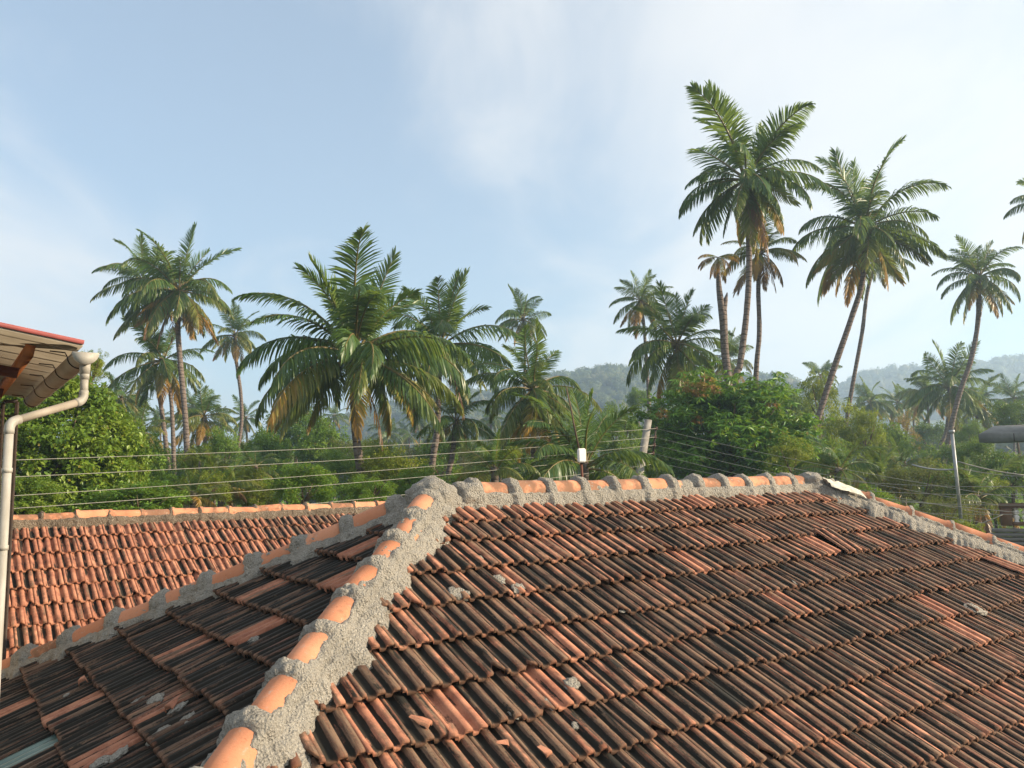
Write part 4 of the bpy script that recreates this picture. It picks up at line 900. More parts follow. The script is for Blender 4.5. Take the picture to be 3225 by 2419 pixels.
TREES = [
 ('broadleaf_shrub', 'big glossy broad-leaved shrub filling the left behind the downpipe', 'shrub', 95, 982, 190, 182, 17, 'big', 0),
 ('leafy_tree', 'bright yellow-green branch tips rising above the gutter end cap', 'tree', 196, 800, 34, 48, 20, 'lime', 0),
 ('low_shrub', 'low leafy shrub with yellowish tips above the side-house ridge', 'shrub', 300, 1088, 95, 48, 15, 'mid', 1),
 ('round_tree', 'dark rounded tree behind the hanging fronds of the biggest palm', 'tree', 640, 942, 74, 66, 50, 'dark', 0),
 ('round_tree', 'lighter green tree leaning on the dark rounded tree', 'tree', 694, 965, 46, 62, 46, 'mid', 2),
 ('bush', 'bright green bush left of the thick dark palm trunk', 'shrub', 655, 1056, 84, 60, 20, 'fine', 0),
 ('bush', 'fresh yellow-green bush right of the thick dark palm trunk', 'shrub', 845, 1036, 94, 66, 24, 'lime', 1),
 ('bush', 'yellow-green bush just behind the thick dark palm trunk', 'shrub', 740, 1030, 66, 66, 30, 'fine', 1),
 ('thicket_tree', 'hazy green tree behind the yellow-green bushes', 'tree', 812, 1002, 74, 44, 52, 'mid', 0),
 ('thicket_tree', 'pale dry-looking tree left of the dark palm trunk', 'tree', 892, 1008, 40, 56, 46, 'olive', 1),
 ('mango_tree', 'large dark mango tree with drooping leaves behind the ridge', 'tree', 1572, 934, 172, 130, 27, 'mango', 0),
 ('round_tree', 'small round hazy tree beside the concrete utility pole', 'tree', 1378, 862, 26, 26, 80, 'mid', 1),
 ('thicket_tree', 'bush behind the upright young palm, left of the utility pole', 'tree', 1338, 945, 50, 72, 40, 'fine', 2),
 ('thicket_tree', 'dim bush low in front of the upright young palm', 'shrub', 1330, 1050, 58, 40, 24, 'mid', 3),
 ('bush', 'bright bush under the orange-fronded palm', 'shrub', 1178, 1030, 62, 42, 25, 'fine', 3),
 ('round_tree', 'bluish dark tree right behind the mango top', 'tree', 1662, 850, 42, 36, 62, 'dark', 1),
 ('thicket_tree', 'grey-green tree sloping down right of the mango', 'tree', 1708, 892, 42, 50, 52, 'mid', 0),
 ('open_tree', 'tall open yellowish tree between mango and leaning trunk', 'tree', 1768, 868, 40, 68, 44, 'yellow', 0),
 ('open_tree', 'broad yellowish tree between the two leaning trunks', 'tree', 1812, 945, 60, 78, 38, 'yellow', 1),
 ('open_tree', 'yellowish shrub right of the thin leaning trunk', 'tree', 1868, 938, 44, 60, 36, 'lime', 2),
 ('thicket_tree', 'green tree low behind the thin leaning trunk', 'tree', 1922, 962, 50, 46, 46, 'mid', 2),
 ('rusty_tree', 'sparse rusty-leaved tree among the hazy palms', 'tree', 1950, 935, 34, 46, 54, 'rust', 0),
 ('bush', 'olive small-leaved bush left of the curved lone trunk', 'shrub', 1988, 1055, 86, 62, 22, 'olive', 0),
 ('bush', 'dark green bush behind the grey steel pole', 'shrub', 2082, 1000, 52, 56, 40, 'dark', 2),
 ('round_tree', 'hazy round tree left of the concrete slab', 'tree', 2076, 958, 36, 40, 60, 'dark', 0),
 ('round_tree', 'small bright bush-topped tree between steel pole and slab', 'tree', 2098, 945, 28, 40, 52, 'fine', 1),
 ('dark_tree', 'dense dark tree under the concrete slab at the right edge', 'tree', 2185, 1022, 74, 60, 25, 'dark', 1),
 ('dark_tree', 'dark tree crown above the concrete slab at the right edge', 'tree', 2192, 902, 48, 42, 44, 'dark', 0),
 ('bush', 'sunny yellow-green bush at the right below the dark trees', 'shrub', 2122, 1056, 48, 42, 24, 'lime', 0),
 ('bush', 'shadowed bush between young palm and balustrade', 'shrub', 2148, 1096, 56, 46, 27, 'dark', 2),
 ('low_shrub', 'small weedy shrub with bright leaves behind the right hip caps', 'shrub', 2085, 1148, 40, 26, 14, 'lime', 1),
 ('low_shrub', 'shrub low behind the right end of the ridge', 'shrub', 1860, 1092, 70, 46, 18, 'mid', 1),
 ('thicket_tree', 'green tree deep among the left palm trunks', 'tree', 335, 1040, 66, 50, 40, 'dark', 1),
 ('thicket_tree', 'tree between the left trunks and the thin S-curved palm', 'tree', 452, 1034, 62, 44, 36, 'dark', 2),
 ('thicket_tree', 'green tree under the small palms left of the dark tree', 'tree', 560, 1010, 58, 52, 48, 'mid', 1),
 ('thicket_tree', 'hazy tree behind the dark palm trunk', 'tree', 1000, 1000, 62, 46, 55, 'olive', 2),
 ('thicket_tree', 'hazy thicket right of the bright mid-height palm', 'tree', 1082, 985, 48, 46, 58, 'mid', 2),
 ('bush', 'dark bush low between the ridge and the dark palm trunk', 'shrub', 985, 1056, 80, 40, 26, 'dark', 1),
 ('thicket_tree', 'green thicket at the foot of the hazy right-hand palms', 'tree', 2030, 1005, 52, 46, 50, 'mid', 3),
 ('bush', 'dusty bush at the foot of the curved lone trunk', 'shrub', 2040, 1110, 66, 46, 20, 'olive', 1),
 ('low_shrub', 'leafy shrub low left of the lattice mast', 'shrub', 40, 1085, 90, 60, 14, 'big', 0),

 ('broadleaf_shrub', 'right-hand lobe of broad-leaved growth beside the left palm trunks', 'shrub', 222, 1000, 88, 120, 19, 'big', 0),
 ('thicket_tree', 'sunlit tree between the left palm trunks and the thin palm', 'tree', 396, 1010, 56, 50, 52, 'dark', 0),
 ('thicket_tree', 'yellowish banana-like growth left of the thin S-curved trunk', 'shrub', 440, 1062, 66, 46, 21, 'lime', 2),
 ('thicket_tree', 'green tree filling behind the thin S-curved trunk', 'tree', 508, 995, 62, 56, 60, 'olive', 0),
 ('bush', 'bush low under the small far palms', 'shrub', 556, 1074, 50, 36, 22, 'lime', 2),
 ('thicket_tree', 'tree behind the bright bush left of the thick trunk', 'tree', 590, 1000, 62, 58, 40, 'dark', 2),
 ('thicket_tree', 'tall hazy thicket right behind the thick dark trunk', 'tree', 760, 990, 66, 50, 44, 'olive', 1),
 ('bush', 'sunny bush left of the dark palm foot', 'shrub', 900, 1052, 56, 46, 22, 'fine', 0),
 ('thicket_tree', 'green tree under the dark palm crown', 'tree', 950, 1000, 50, 56, 44, 'mid', 3),
 ('bush', 'yellowish bush behind the first ridge collars', 'shrub', 1020, 1046, 56, 46, 24, 'lime', 1),
 ('thicket_tree', 'dense tree between orange-fronded palm and young palm', 'tree', 1112, 1000, 56, 56, 36, 'dark', 0),
 ('thicket_tree', 'tree behind the antenna rod', 'tree', 1230, 975, 62, 62, 46, 'mid', 1),
 ('bush', 'small-leaved bush at the foot of the utility pole', 'shrub', 1395, 1020, 46, 58, 30, 'fine', 3),
 ('thicket_tree', 'hazy tree right of the utility pole', 'tree', 1420, 945, 40, 56, 44, 'dark', 1),
 ('bush', 'leafy bush low at the right flank of the mango', 'shrub', 1712, 1000, 62, 56, 24, 'yellow', 0),
 ('thicket_tree', 'hazy tree between the leaning trunks low down', 'tree', 1790, 1000, 56, 50, 34, 'fine', 1),
 ('thicket_tree', 'green tree behind the low upright palm', 'tree', 1905, 1010, 56, 50, 36, 'olive', 2),
 ('thicket_tree', 'bluish tree far behind the curved lone trunk', 'tree', 2010, 950, 50, 50, 70, 'dark', 2),
 ('bush', 'bush between the curved trunk and the steel pole', 'shrub', 2040, 1060, 50, 46, 26, 'mid', 0),
 ('dark_tree', 'dark tree right of the steel pole under the slab edge', 'tree', 2112, 992, 40, 54, 33, 'dark', 0),

 ('thicket_tree', 'tall slender green tree right of the left tall trunks', 'tree', 482, 990, 46, 70, 42, 'fine', 1),
 ('thicket_tree', 'lime tree close behind the left tall trunks', 'tree', 420, 1016, 40, 62, 28, 'lime', 0),
 ('thicket_tree', 'full green tree left of the left tall trunks', 'tree', 300, 1010, 58, 76, 30, 'mid', 1),
 ('thicket_tree', 'green tree standing left of the dark rounded tree', 'tree', 578, 988, 42, 62, 40, 'mid', 3),
 ('bush', 'lime bush below the feathery mid-green palm', 'shrub', 532, 1054, 48, 54, 24, 'lime', 1),
 ('bush', 'leafy bush at the foot of the left tall trunks', 'shrub', 356, 1070, 46, 50, 22, 'fine', 0),
 ('thicket_tree', 'sunny tree top between thick trunk and dark palm', 'tree', 815, 1000, 60, 56, 36, 'lime', 2),
 ('bush', 'bright bush low right of the thick trunk near the peak', 'shrub', 800, 1064, 58, 40, 18, 'fine', 2),
]
for i, (nm, lb, ct, cx, cy_, rx, ry, dp, kd, vr) in enumerate(TREES): broad_tree(nm, lb, ct, cx, cy_, rx, ry, dp, kd, vr, 300 + i)
def mango_flush():
    """New rust-coloured leaves at the top of the mango tree."""
    root = [o for o in COL.objects if o.name.startswith('mango_tree') and o.type == 'EMPTY'][0]; inv = Matrix.Translation(-root.location)
    me = crown_mesh(77, 'leaf_rust', 5, 30, 0.55, 0.28, 0.3, clump_r=(0.3, 0.5), whorl=True); me.name = 'new_leaves'
    for x, y, s in ((1486, 836, 0.28), (1522, 826, 0.36), (1508, 846, 0.28), (1545, 842, .2), (1660, 866, 0.3), (1500, 905, 0.25), (1545, 930, 0.28), (1428, 892, .25)):
        o = link('new_leaves', me, root, inv @ Matrix.Translation(atd(x, y, 25.6)) @ Matrix.Scale(s, 4)); o['label'] = 'rust-orange new leaf flush'
mango_flush()

def undergrowth():
    """Tangled low growth covering the gardens between and behind the trees: one uncountable mass."""
    rng = np.random.default_rng(21); V, T, RN, CL = [], [], [], []; b = 0
    for c in range(1500):
        d = 15.5 + 75*rng.random()**1.5; u = rng.uniform(-0.85, 0.85); x, y = u*d, d
        w = Vector((x, y, 0)) - QK; 
        if -3.4 < w.dot(EX) < 5.6 and -3.2 < w.dot(NX) < 9: continue
        w = Vector((x, y, 0)) - PK
        if -5 < w.dot(EX) < 9.5 and abs(w.dot(NX)) < 4.6: continue
        hgt = rng.uniform(1.0, 3.6)*(0.8 + 0.4*min(1, d/50)); rad = rng.uniform(0.8, 1.7)*(0.7 + d/70); n = 130; lf = 0.20 + d*0.004
        q = rng.normal(size=(n, 3)); q /= np.linalg.norm(q, axis=1)[:, None]; q[:, 2] = np.abs(q[:, 2])
        pos = np.array([x, y, 0.1]) + q*np.array([rad, rad, hgt])*rng.uniform(0.55, 1.0, (n, 1))
        ax = q*0.6 + rng.normal(size=(n, 3))*0.7; ax /= np.linalg.norm(ax, axis=1)[:, None]
        sd = np.cross(ax, rng.normal(size=(n, 3))*0.5 + np.array([0, 0, 1.0])); sd /= np.linalg.norm(sd, axis=1)[:, None] + 1e-6
        L = lf*rng.uniform(0.7, 1.5, (n, 1)); p1_ = pos + ax*L*0.5 + sd*L*0.25; p3_ = pos + ax*L*0.5 - sd*L*0.25
        V.append(np.stack([pos, p1_, pos + ax*L, p3_], 1).reshape(-1, 3)); i0 = b + 4*np.arange(n)[:, None]
        T.append(np.concatenate([i0 + np.array([[0, 1, 2]]), i0 + np.array([[0, 2, 3]])])); b += 4*n
        RN.append(np.repeat(rng.random(n), 4)); CL.append(np.full(4*n, rng.random()))
    o = link('undergrowth', mesh_np('undergrowth', np.concatenate(V), None, np.concatenate(T), {'rnd': np.concatenate(RN), 'clump': np.concatenate(CL)}, mats=(M['leaf_mid'],)))
    o['kind'] = 'stuff'; o['label'] = 'tangled low undergrowth between the trees behind the roofs'; o['category'] = 'undergrowth'
undergrowth()

# ------------------------------------------------------------------ neighbouring house: sheet roof corner, gutter, downpipe
def neighbour():
    K0 = at(263, 1084, 5.75)                                  # eave corner of the sheet roof
    inx, far = -EX, -NX                                        # up the slope (towards the left), and along the eave (away)
    pit = R(9.0); up = (inx*math.cos(pit) + ZX*math.sin(pit)); nrm = up.cross(far).normalized(); nrm = nrm if nrm.z > 0 else -nrm
    Lf, Lu = 4.0, 3.2
    base = K0 + inx*1.6 + far*2; base = Vector((base.x, base.y, 0))
    h = thing('sheet_roof_house', 'house corner at the left edge with a red sheet roof on steel rafters', 'house', base); inv = Matrix.Translation(-base)
    sh = link('roof', None, h)
    c = K0 + up*(Lu/2) + far*(Lf/2)
    MB().box(c + nrm*0.012, up*(Lu/2), far*(Lf/2), nrm*0.010).build('red_sheet', M['red_sheet'], sh, mw=inv)
    MB().box(K0 + up*(Lu/2) + nrm*0.012 - far*0.008, up*(Lu/2), far*0.006, nrm*0.015).build('verge_trim', M['red_sheet'], sh, mw=inv)
    mb = MB(); mb.box(c - nrm*0.010, up*(Lu/2 - .002), far*(Lf/2 - .002), nrm*0.010)
    mb.build('soffit_sheet', M['soffit'], sh, mw=inv)
    for i in range(11):                                        # ribs of the sheet seen from below, running up the slope
        mb = MB(); mb.box(K0 + far*(0.2 + i*0.36) + up*(Lu/2) - nrm*0.0205, up*(Lu/2 - 0.01), far*0.02, nrm*0.0012); mb.build('sheet_rib', M['soffit'], sh, mw=inv)
    MB().box(K0 + up*0.30 + far*(Lf/2 + 0.12) - nrm*0.075, up*0.032, far*(Lf/2 - 0.18), nrm*0.042).build('purlin', M['purlin'], h, mw=inv)
    for d in (1.05, 2.65, 3.75): MB().box(K0 + up*1.75 + far*d - nrm*0.155, up*1.45, far*0.028, nrm*0.040).build('rafter', M['rafter'], h, mw=inv)
    MB().box(K0 + inx*0.72 + far*0.55 + ZX*(-0.16 - (K0.z - 0.16)/2 + 0.12), inx*0.05, far*0.05, ZX*((K0.z - 0.0)/2)).build('post', M['post'], h, mw=inv)
    wl = K0 + inx*1.9 + far*2.2; zt = K0.z + 0.05
    MB().box(Vector((wl.x, wl.y, zt/2)), inx*1.0, far*1.55, ZX*(zt/2)).build('wall', M['plaster'], h, mw=inv)

    # gutter and downpipe
    Rg = 0.080; G0 = K0 - inx*0.055 - nrm*0.10 + far*0.02
    G0 = at(270, 1110, 5.78)
    root = thing('rain_gutter', 'white plastic half-round gutter under the red sheet roof with an end cap', 'gutter', (G0.x, G0.y, 0)); ig = Matrix.Translation((-G0.x, -G0.y, 0))
    ax = far; sd = -inx
    def half(r, a0=90, a1=270, n=13): return [(r*math.cos(R(a0 + (a1-a0)*k/(n-1))), r*math.sin(R(a0 + (a1-a0)*k/(n-1)))) for k in range(n)]
    Lg = 3.75; V, q = [], []; sec = [(r*math.cos(R(180 + 180*k/14)), r*math.sin(R(180 + 180*k/14))) for r in (Rg,) for k in range(15)] + [(r*math.cos(R(360 - 180*k/14)), r*math.sin(R(360 - 180*k/14))) for r in (Rg - 0.006,) for k in range(15)]
    for t in (0.0, Lg):
        for a, b in sec: V.append(tuple(G0 + ax*t + sd*a + ZX*b))
    n = len(sec)
    for k in range(n): q.append([k, (k+1) % n, n + (k+1) % n, n + k])
    link('trough', mesh_np('trough', V, q, smooth=False, mats=(M['pvc_grey'],)), root, ig)
    V, t = [], []
    for w in (-0.012, 0.03):
        V.append(tuple(G0 + ax*w)); 
        for k in range(17): a = R(180 + 180*k/16); V.append(tuple(G0 + ax*w + sd*(Rg + 0.008)*math.cos(a) + ZX*(Rg + 0.008)*math.sin(a)))
    for k in range(16): t += [[0, 1 + k, 2 + k], [18, 20 + k, 19 + k]]
    q = [[1 + k, 19 + k, 20 + k, 2 + k] for k in range(16)] + [[0, 18, 19, 1], [0, 17, 35, 18]]
    link('end_cap', mesh_np('end_cap', V, q, t, mats=(M['pvc'],)), root, ig)
    for d in (0.28, 1.0, 1.75, 2.6, 3.6):
        mb = MB(); pts = [G0 + ax*d + sd*(-0.20) + ZX*0.035, G0 + ax*d + sd*(-0.10) + ZX*0.03] + [G0 + ax*d + sd*(Rg + 0.004)*math.cos(R(180 + 180*k/10)) + ZX*(Rg + 0.004)*math.sin(R(180 + 180*k/10)) for k in range(11)]
        mb.tube(pts, 0.005, 5); mb.build('bracket', M['iron'], root, mw=ig)
    r = 0.0275
    D0 = G0 + ax*0.10 + sd*0.012 + ZX*(-Rg + 0.01); D1 = Vector((D0.x, D0.y, at(268, 1262, D0.y).z)); lowp = at(30, 1330, 5.32)
    dp = thing('downpipe', 'cream plastic downpipe stepping back from the gutter to the left edge', 'pipe', (lowp.x, lowp.y, 0)); idp = Matrix.Translation((-lowp.x, -lowp.y, 0))
    MB().tube([D0 + ZX*0.02, D0 - ZX*0.075, D0 - ZX*0.075], [r + 0.010, r + 0.008, r + 0.008], 20).build('outlet', M['pvc'], dp, smooth=True, mw=idp)
    MB().tube([D0 - ZX*0.06, D0 - ZX*0.115], r + 0.005, 20).build('socket', M['pvc'], dp, smooth=True, mw=idp)
    MB().tube([D0 - ZX*0.10, D1 + ZX*0.035], r, 20).build('drop_pipe', M['pvc'], dp, smooth=True, mw=idp)
    s_dir = (lowp - D1).normalized()
    def elbow(a, p, b, nm):
        pts = [p + a*0.075]; 
        for k in range(9):
            t = k/8; pts.append((p + a*0.05).lerp(p, t).lerp(p.lerp(p + b*0.05, t), t))
        pts.append(p + b*0.075); MB().tube(pts, [r + 0.004]*len(pts), 20).build(nm, M['pvc'], dp, smooth=True, mw=idp)
    elbow(ZX, D1, s_dir, 'elbow'); elbow(-s_dir, lowp, -ZX, 'elbow')
    MB().tube([D1 + s_dir*0.05, lowp - s_dir*0.05], r, 20).build('sloping_pipe', M['pvc_grey'], dp, smooth=True, mw=idp)
    MB().tube([lowp - ZX*0.05, Vector((lowp.x, lowp.y, 0.0))], r, 20).build('standing_pipe', M['pvc'], dp, smooth=True, mw=idp)
    for z in (lowp.z - 0.33, lowp.z - 0.83, lowp.z - 2.2): MB().tube([Vector((lowp.x, lowp.y, z)), Vector((lowp.x, lowp.y, z + 0.03))], r + 0.005, 20).build('collar', M['pvc'], dp, smooth=True, mw=idp)
    # dark lattice mast behind the pipe
    T0 = at(56, 1266, 6.6); T1 = at(12, 1268, 6.6); b0 = Vector((T0.x, T0.y, 0)); b1 = Vector((T1.x, T1.y, 0))
    lm = thing('lattice_mast', 'narrow dark iron lattice mast behind the downpipe at the left edge', 'mast', b0); il = Matrix.Translation(-b0)
    away = far*0.14; zt = T0.z
    for p in (b0, b1, b0 + away, b1 + away): MB().box(Vector((p.x, p.y, zt/2)), EX*0.010, NX*0.010, ZX*zt/2).build('leg', M['iron'], lm, mw=il)
    k = 0; z = 0.3
    while z < zt:
        for a, b in ((b0, b1), (b0 + away, b1 + away), (b0, b0 + away), (b1, b1 + away)):
            MB().tube([a + ZX*z, b + ZX*z], 0.006, 4).build('rung', M['iron'], lm, mw=il)
        z += 0.14; k += 1
    MB().box((b0 + b1 + away)/2 + ZX*(zt + .012) , (b0 - b1)/2 + EX*0.0, away*0.5 + NX*0.012, ZX*0.010).build('top_plate', M['iron'], lm, mw=il)
neighbour()

# ------------------------------------------------------------------ poles, wires and the antenna box
def catenary(a, b, sag, n=14):
    return [a.lerp(b, t) - ZX*sag*4*t*(1-t) for t in [i/(n-1) for i in range(n)]]
def poles():
    d = 24.0; top = at(2042, 1322, d); bot = at(2008, 1530, d); dirv = (bot - top).normalized(); ground = bot + dirv*(bot.z/(-dirv.z))
    up = thing('utility_pole', 'leaning concrete utility pole with insulators left of the mango tree', 'utility pole', ground); iu = Matrix.Translation(-ground)
    mb = MB(); ax = -dirv; s1 = ax.cross(Vector((0, 1, 0))).normalized(); s2 = ax.cross(s1)
    n = 12; V = []
    for i in range(2):
        p = ground if i == 0 else top; w = (0.155 if i == 0 else 0.095); w2 = 0.11 if i == 0 else 0.08
        for a, b in ((-1, -1), (1, -1), (1, 1), (-1, 1)): V.append(p + s1*a*w + s2*b*w2)
    mb.v = V; mb.q = [[0, 1, 5, 4], [1, 2, 6, 5], [2, 3, 7, 6], [3, 0, 4, 7], [4, 5, 6, 7]]
    mb.build('shaft', M['pole'], up, mw=iu)
    rackx = EX*0.0
    ins = [(2066, 1350), (2062, 1377), (2060, 1402), (2056, 1428), (2074, 1459)]; ipts = [at(x, y, d - 0.15) for x, y in ins]
    MB().box((ipts[0] + ipts[3])/2, Vector((0.022, 0, 0)), Vector((0, 0.022, 0)), (ipts[0] - ipts[3])/2 + ZX*0.05).build('insulator_rack', M['iron'], up, mw=iu)
    for p in (ipts[0], ipts[3], ipts[4]):
        q = top + dirv*((top.z - p.z)/(-dirv.z)); MB().tube([p, q], 0.02, 5).build('strap', M['iron'], up, mw=iu)
    for p in ipts:
        MB().tube([p + Vector((0, -0.02, -0.045)), p + Vector((0, -0.02, -0.015)), p + Vector((0, -0.02, 0)), p + Vector((0, -0.02, 0.015)), p + Vector((0, -0.02, 0.045))], [0.045, 0.05, 0.032, 0.05, 0.045], 10).build('insulator', M['porcelain'], up, smooth=True, mw=iu)
    for z in (at(2015, 1490, d), at(2020, 1440, d)): pass
    le = [(55, 1441), (55, 1494), (55, 1553), (55, 1593), (620, 1612)]; re_ = [(3225, 1560), (3225, 1590), (3225, 1622), (3225, 1655), (2560, 1518)]
    names = ['topmost', 'second', 'third', 'fourth', 'lowest']
    for i, p in enumerate(ipts):
        a = at(*le[i], 12.5); a = p + (a - p)*1.12
        b = at(*re_[i], 17.0); b = p + (b - p)*(1.2 if i < 4 else 2.0)
        for side, e, w in (('left', a, 'running left over the side house'), ('right', b, 'running right past the mango tree')):
            o = MB().tube(catenary(p + Vector((0, -.05, 0)), e, 0.10 if side == 'left' else 0.16, 16), 0.0052, 5).build('power_line', M['wire'], smooth=True)
            tag(o, '%s overhead wire %s from the leaning concrete pole' % (names[i], w), 'wire', 'overhead wires')
    # grey steel pole on the right
    t = at(2997, 1354, 17); bt = at(3030, 1670, 17); dv = (bt - t).normalized(); gr = bt + dv*(bt.z/(-dv.z))
    sp = thing('steel_pole', 'slim grey steel pole at the right beside the curved palm trunk', 'utility pole', gr); isp = Matrix.Translation(-gr)
    m = t.lerp(gr, 0.32); MB().tube([t, m], 0.036, 12).build('upper_tube', M['steel'], sp, smooth=True, mw=isp)
    MB().tube([m, gr], 0.047, 12).build('lower_tube', M['steel'], sp, smooth=True, mw=isp)
    for q in (t, m): MB().tube([q - dv*0.0, q + dv*0.07], 0.056, 12).build('collar', M['steel'], sp, smooth=True, mw=isp)
    c1 = at(3008, 1478, 17)
    MB().tube(catenary(c1, c1 + Vector((-0.75, 0.3, 0.12)), 0.05, 6), 0.018, 6).build('service_arm', M['steel'], sp, mw=isp)
    for (x0, y0), (x1, y1), lb, rr in (((3015, 1453), (3240, 1498), 'thick pale service cable from the steel pole to the right edge', 0.013), ((3018, 1474), (3240, 1500), 'thin service cable just under the thick pale one', 0.007), ((3025, 1662), (3158, 1620), 'cable rising from the steel pole foot to the balustrade', 0.011)):
        o = MB().tube(catenary(at(x0, y0, 16.9), at(x1, y1, 16.6), 0.04, 8), rr, 5).build('service_cable', M['wire'], smooth=True); tag(o, lb, 'wire', 'service cables')
    for i, (ya, yb) in enumerate(((1505, 1530), (1530, 1556), (1556, 1590), (1590, 1618))):
        o = MB().tube(catenary(at(2560, ya, 18), at(3300, yb, 15), 0.08, 12), 0.0055, 5).build('power_line', M['wire'], smooth=True)
        tag(o, '%s of the four thin wires crossing behind the right hip' % names[min(i, 3)] if i < 3 else 'lowest of the four thin wires crossing behind the right hip', 'wire', 'overhead wires')
    # white antenna box on a thin rod above the ridge
    d2 = 12.5; b = at(1836, 1536, d2); tp = at(1822, 1410, d2); top2 = at(1784, 1220, d2)
    wb = thing('antenna_box', 'white antenna box on a thin rod above the ridge', 'antenna', (b.x, b.y, 0)); iw = Matrix.Translation((-b.x, -b.y, 0))
    MB().tube([Vector((b.x, b.y, 0)), b, at(1829, 1440, d2)], 0.019, 8).build('rod', M['rafter'], wb, smooth=True, mw=iw)
    MB().tube([at(1829, 1440, d2 + .04), at(1808, 1340, d2 + .04), at(1797, 1280, d2 + .04), top2 + Vector((0, .04, 0))], [0.015, 0.014, 0.012, 0.008], 8).build('upper_rod', M['bark'], wb, smooth=True, mw=iw)
    c = at(1832, 1434, d2 - 0.05); bx = bmesh.new(); bmesh.ops.create_cube(bx, size=1.0); bmesh.ops.scale(bx, vec=(0.135, 0.06, 0.21), verts=bx.verts)
    bmesh.ops.bevel(bx, geom=bx.edges[:] + bx.verts[:], offset=0.014, segments=2, affect='EDGES'); me = bpy.data.meshes.new('housing'); bx.to_mesh(me); bx.free(); me.materials.append(M['white_box'])
    link('housing', me, wb, iw @ Matrix.Translation(c) @ Matrix.Rotation(R(25), 4, 'Z'))
    MB().box(c + Vector((0.01, 0.05, -0.10)), (0.03, 0, 0), (0, 0.03, 0), (0, 0, 0.03)).build('clamp', M['iron'], wb, mw=iw)
poles()

# ------------------------------------------------------------------ buildings at the right edge
def right_buildings():
    A = at(3084, 1394, 27); X = Vector((math.cos(R(29)), -math.sin(R(29)), 0)); Y = Vector((math.sin(R(29)), math.cos(R(29)), 0))
    h = thing('concrete_house', 'house at the right edge with a stained concrete canopy slab', 'house', (A.x + 2.5, A.y + 2, 0)); ih = Matrix.Translation((-A.x - 2.5, -A.y - 2, 0))
    th = 0.27; w = 6.0; dpt = 1.5; rise = 0.95; mb = MB()
    F = [A, A + X*w, A + X*w + ZX*th, A + ZX*th]; Bk = [A + Y*dpt + X*0.5, A + X*w + Y*dpt, A + X*w + Y*dpt + ZX*(rise*0.35 + th), A + Y*dpt + X*0.5 + ZX*(rise*0.35 + th)]
    mb.v = F + Bk; mb.q = [[0, 1, 2, 3], [3, 2, 6, 7], [0, 3, 7, 4], [1, 5, 6, 2], [4, 7, 6, 5], [0, 4, 5, 1]]; mb.build('canopy_slab', M['concrete'], h, mw=ih)
    for k in range(3): MB().box(A + X*(1.0 + 1.9*k) - Y*0.004 + ZX*(th*0.5), X*0.012, Y*0.006, ZX*(th*0.48)).build('drip_joint', M['iron'], h, mw=ih)
    MB().box(A + X*4.0 + Y*1.2 + ZX*(-A.z/2 - 0.02), X*2.6, Y*0.6, ZX*(A.z/2 - 0.03)).build('wall', M['concrete'], h, mw=ih)
    B = at(3157, 1690, 17); X = Vector((math.cos(R(24)), -math.sin(R(24)), 0)); Y = Vector((math.sin(R(24)), math.cos(R(24)), 0))
    t = thing('terrace', 'brown plastered terrace wall with white balusters at the right edge', 'terrace', (B.x + 1.5, B.y + 0.8, 0)); it = Matrix.Translation((-B.x - 1.5, -B.y - 0.8, 0))
    z1 = at(3157, 1586, 17).z; z0 = at(3157, 1655, 17).z
    MB().box(Vector((B.x, B.y, z0/2 - 0.2)) + X*1.75 + Y*0.95, X*1.7, Y*0.8, ZX*(z0/2 - 0.2)).build('wall', M['brown_paint'], t, mw=it)
    for k in range(4): MB().box(B + X*(1.45 - 0.03*k) + Y*(0.02 - 0.05*k) + ZX*(z0 - B.z - 0.10 - 0.085*k), X*(1.62 + 0.03*k), Y*(0.14), ZX*0.032).build('ledge_moulding', M['concrete'], t, mw=it)
    MB().box(Vector((B.x, B.y, 0)) + X*0.10 + ZX*((z0 + z1)/2), X*0.10, Y*0.10, ZX*((z1 - z0)/2)).build('pillar', M['brown_paint'], t, mw=it)
    MB().box(Vector((B.x, B.y, 0)) + X*1.65 + ZX*(z1 - 0.045 + 0.004), X*1.66, Y*0.112, ZX*0.045).build('top_rail', M['brown_paint'], t, mw=it)
    MB().box(Vector((B.x, B.y, 0)) + X*1.69 + ZX*(z0 + 0.035), X*1.48, Y*0.10, ZX*0.033).build('bottom_rail', M['brown_paint'], t, mw=it)
    hgt = (z1 - 0.09) - (z0 + 0.07)
    for k in range(16):
        b = Vector((B.x, B.y, z0 + 0.069)) + X*(0.28 + 0.165*k); pr = [(0.0, 0.05), (0.08, 0.05), (0.12, 0.03), (0.30, 0.062), (0.45, 0.052), (0.52, 0.028), (0.60, 0.055), (0.75, 0.06), (0.88, 0.03), (0.92, 0.05), (1.0, 0.05)]
        MB().tube([b + ZX*hgt*f for f, _ in pr], [r_ for _, r_ in pr], 10).build('baluster', M['white_paint'], t, smooth=True, mw=it)
right_buildings()

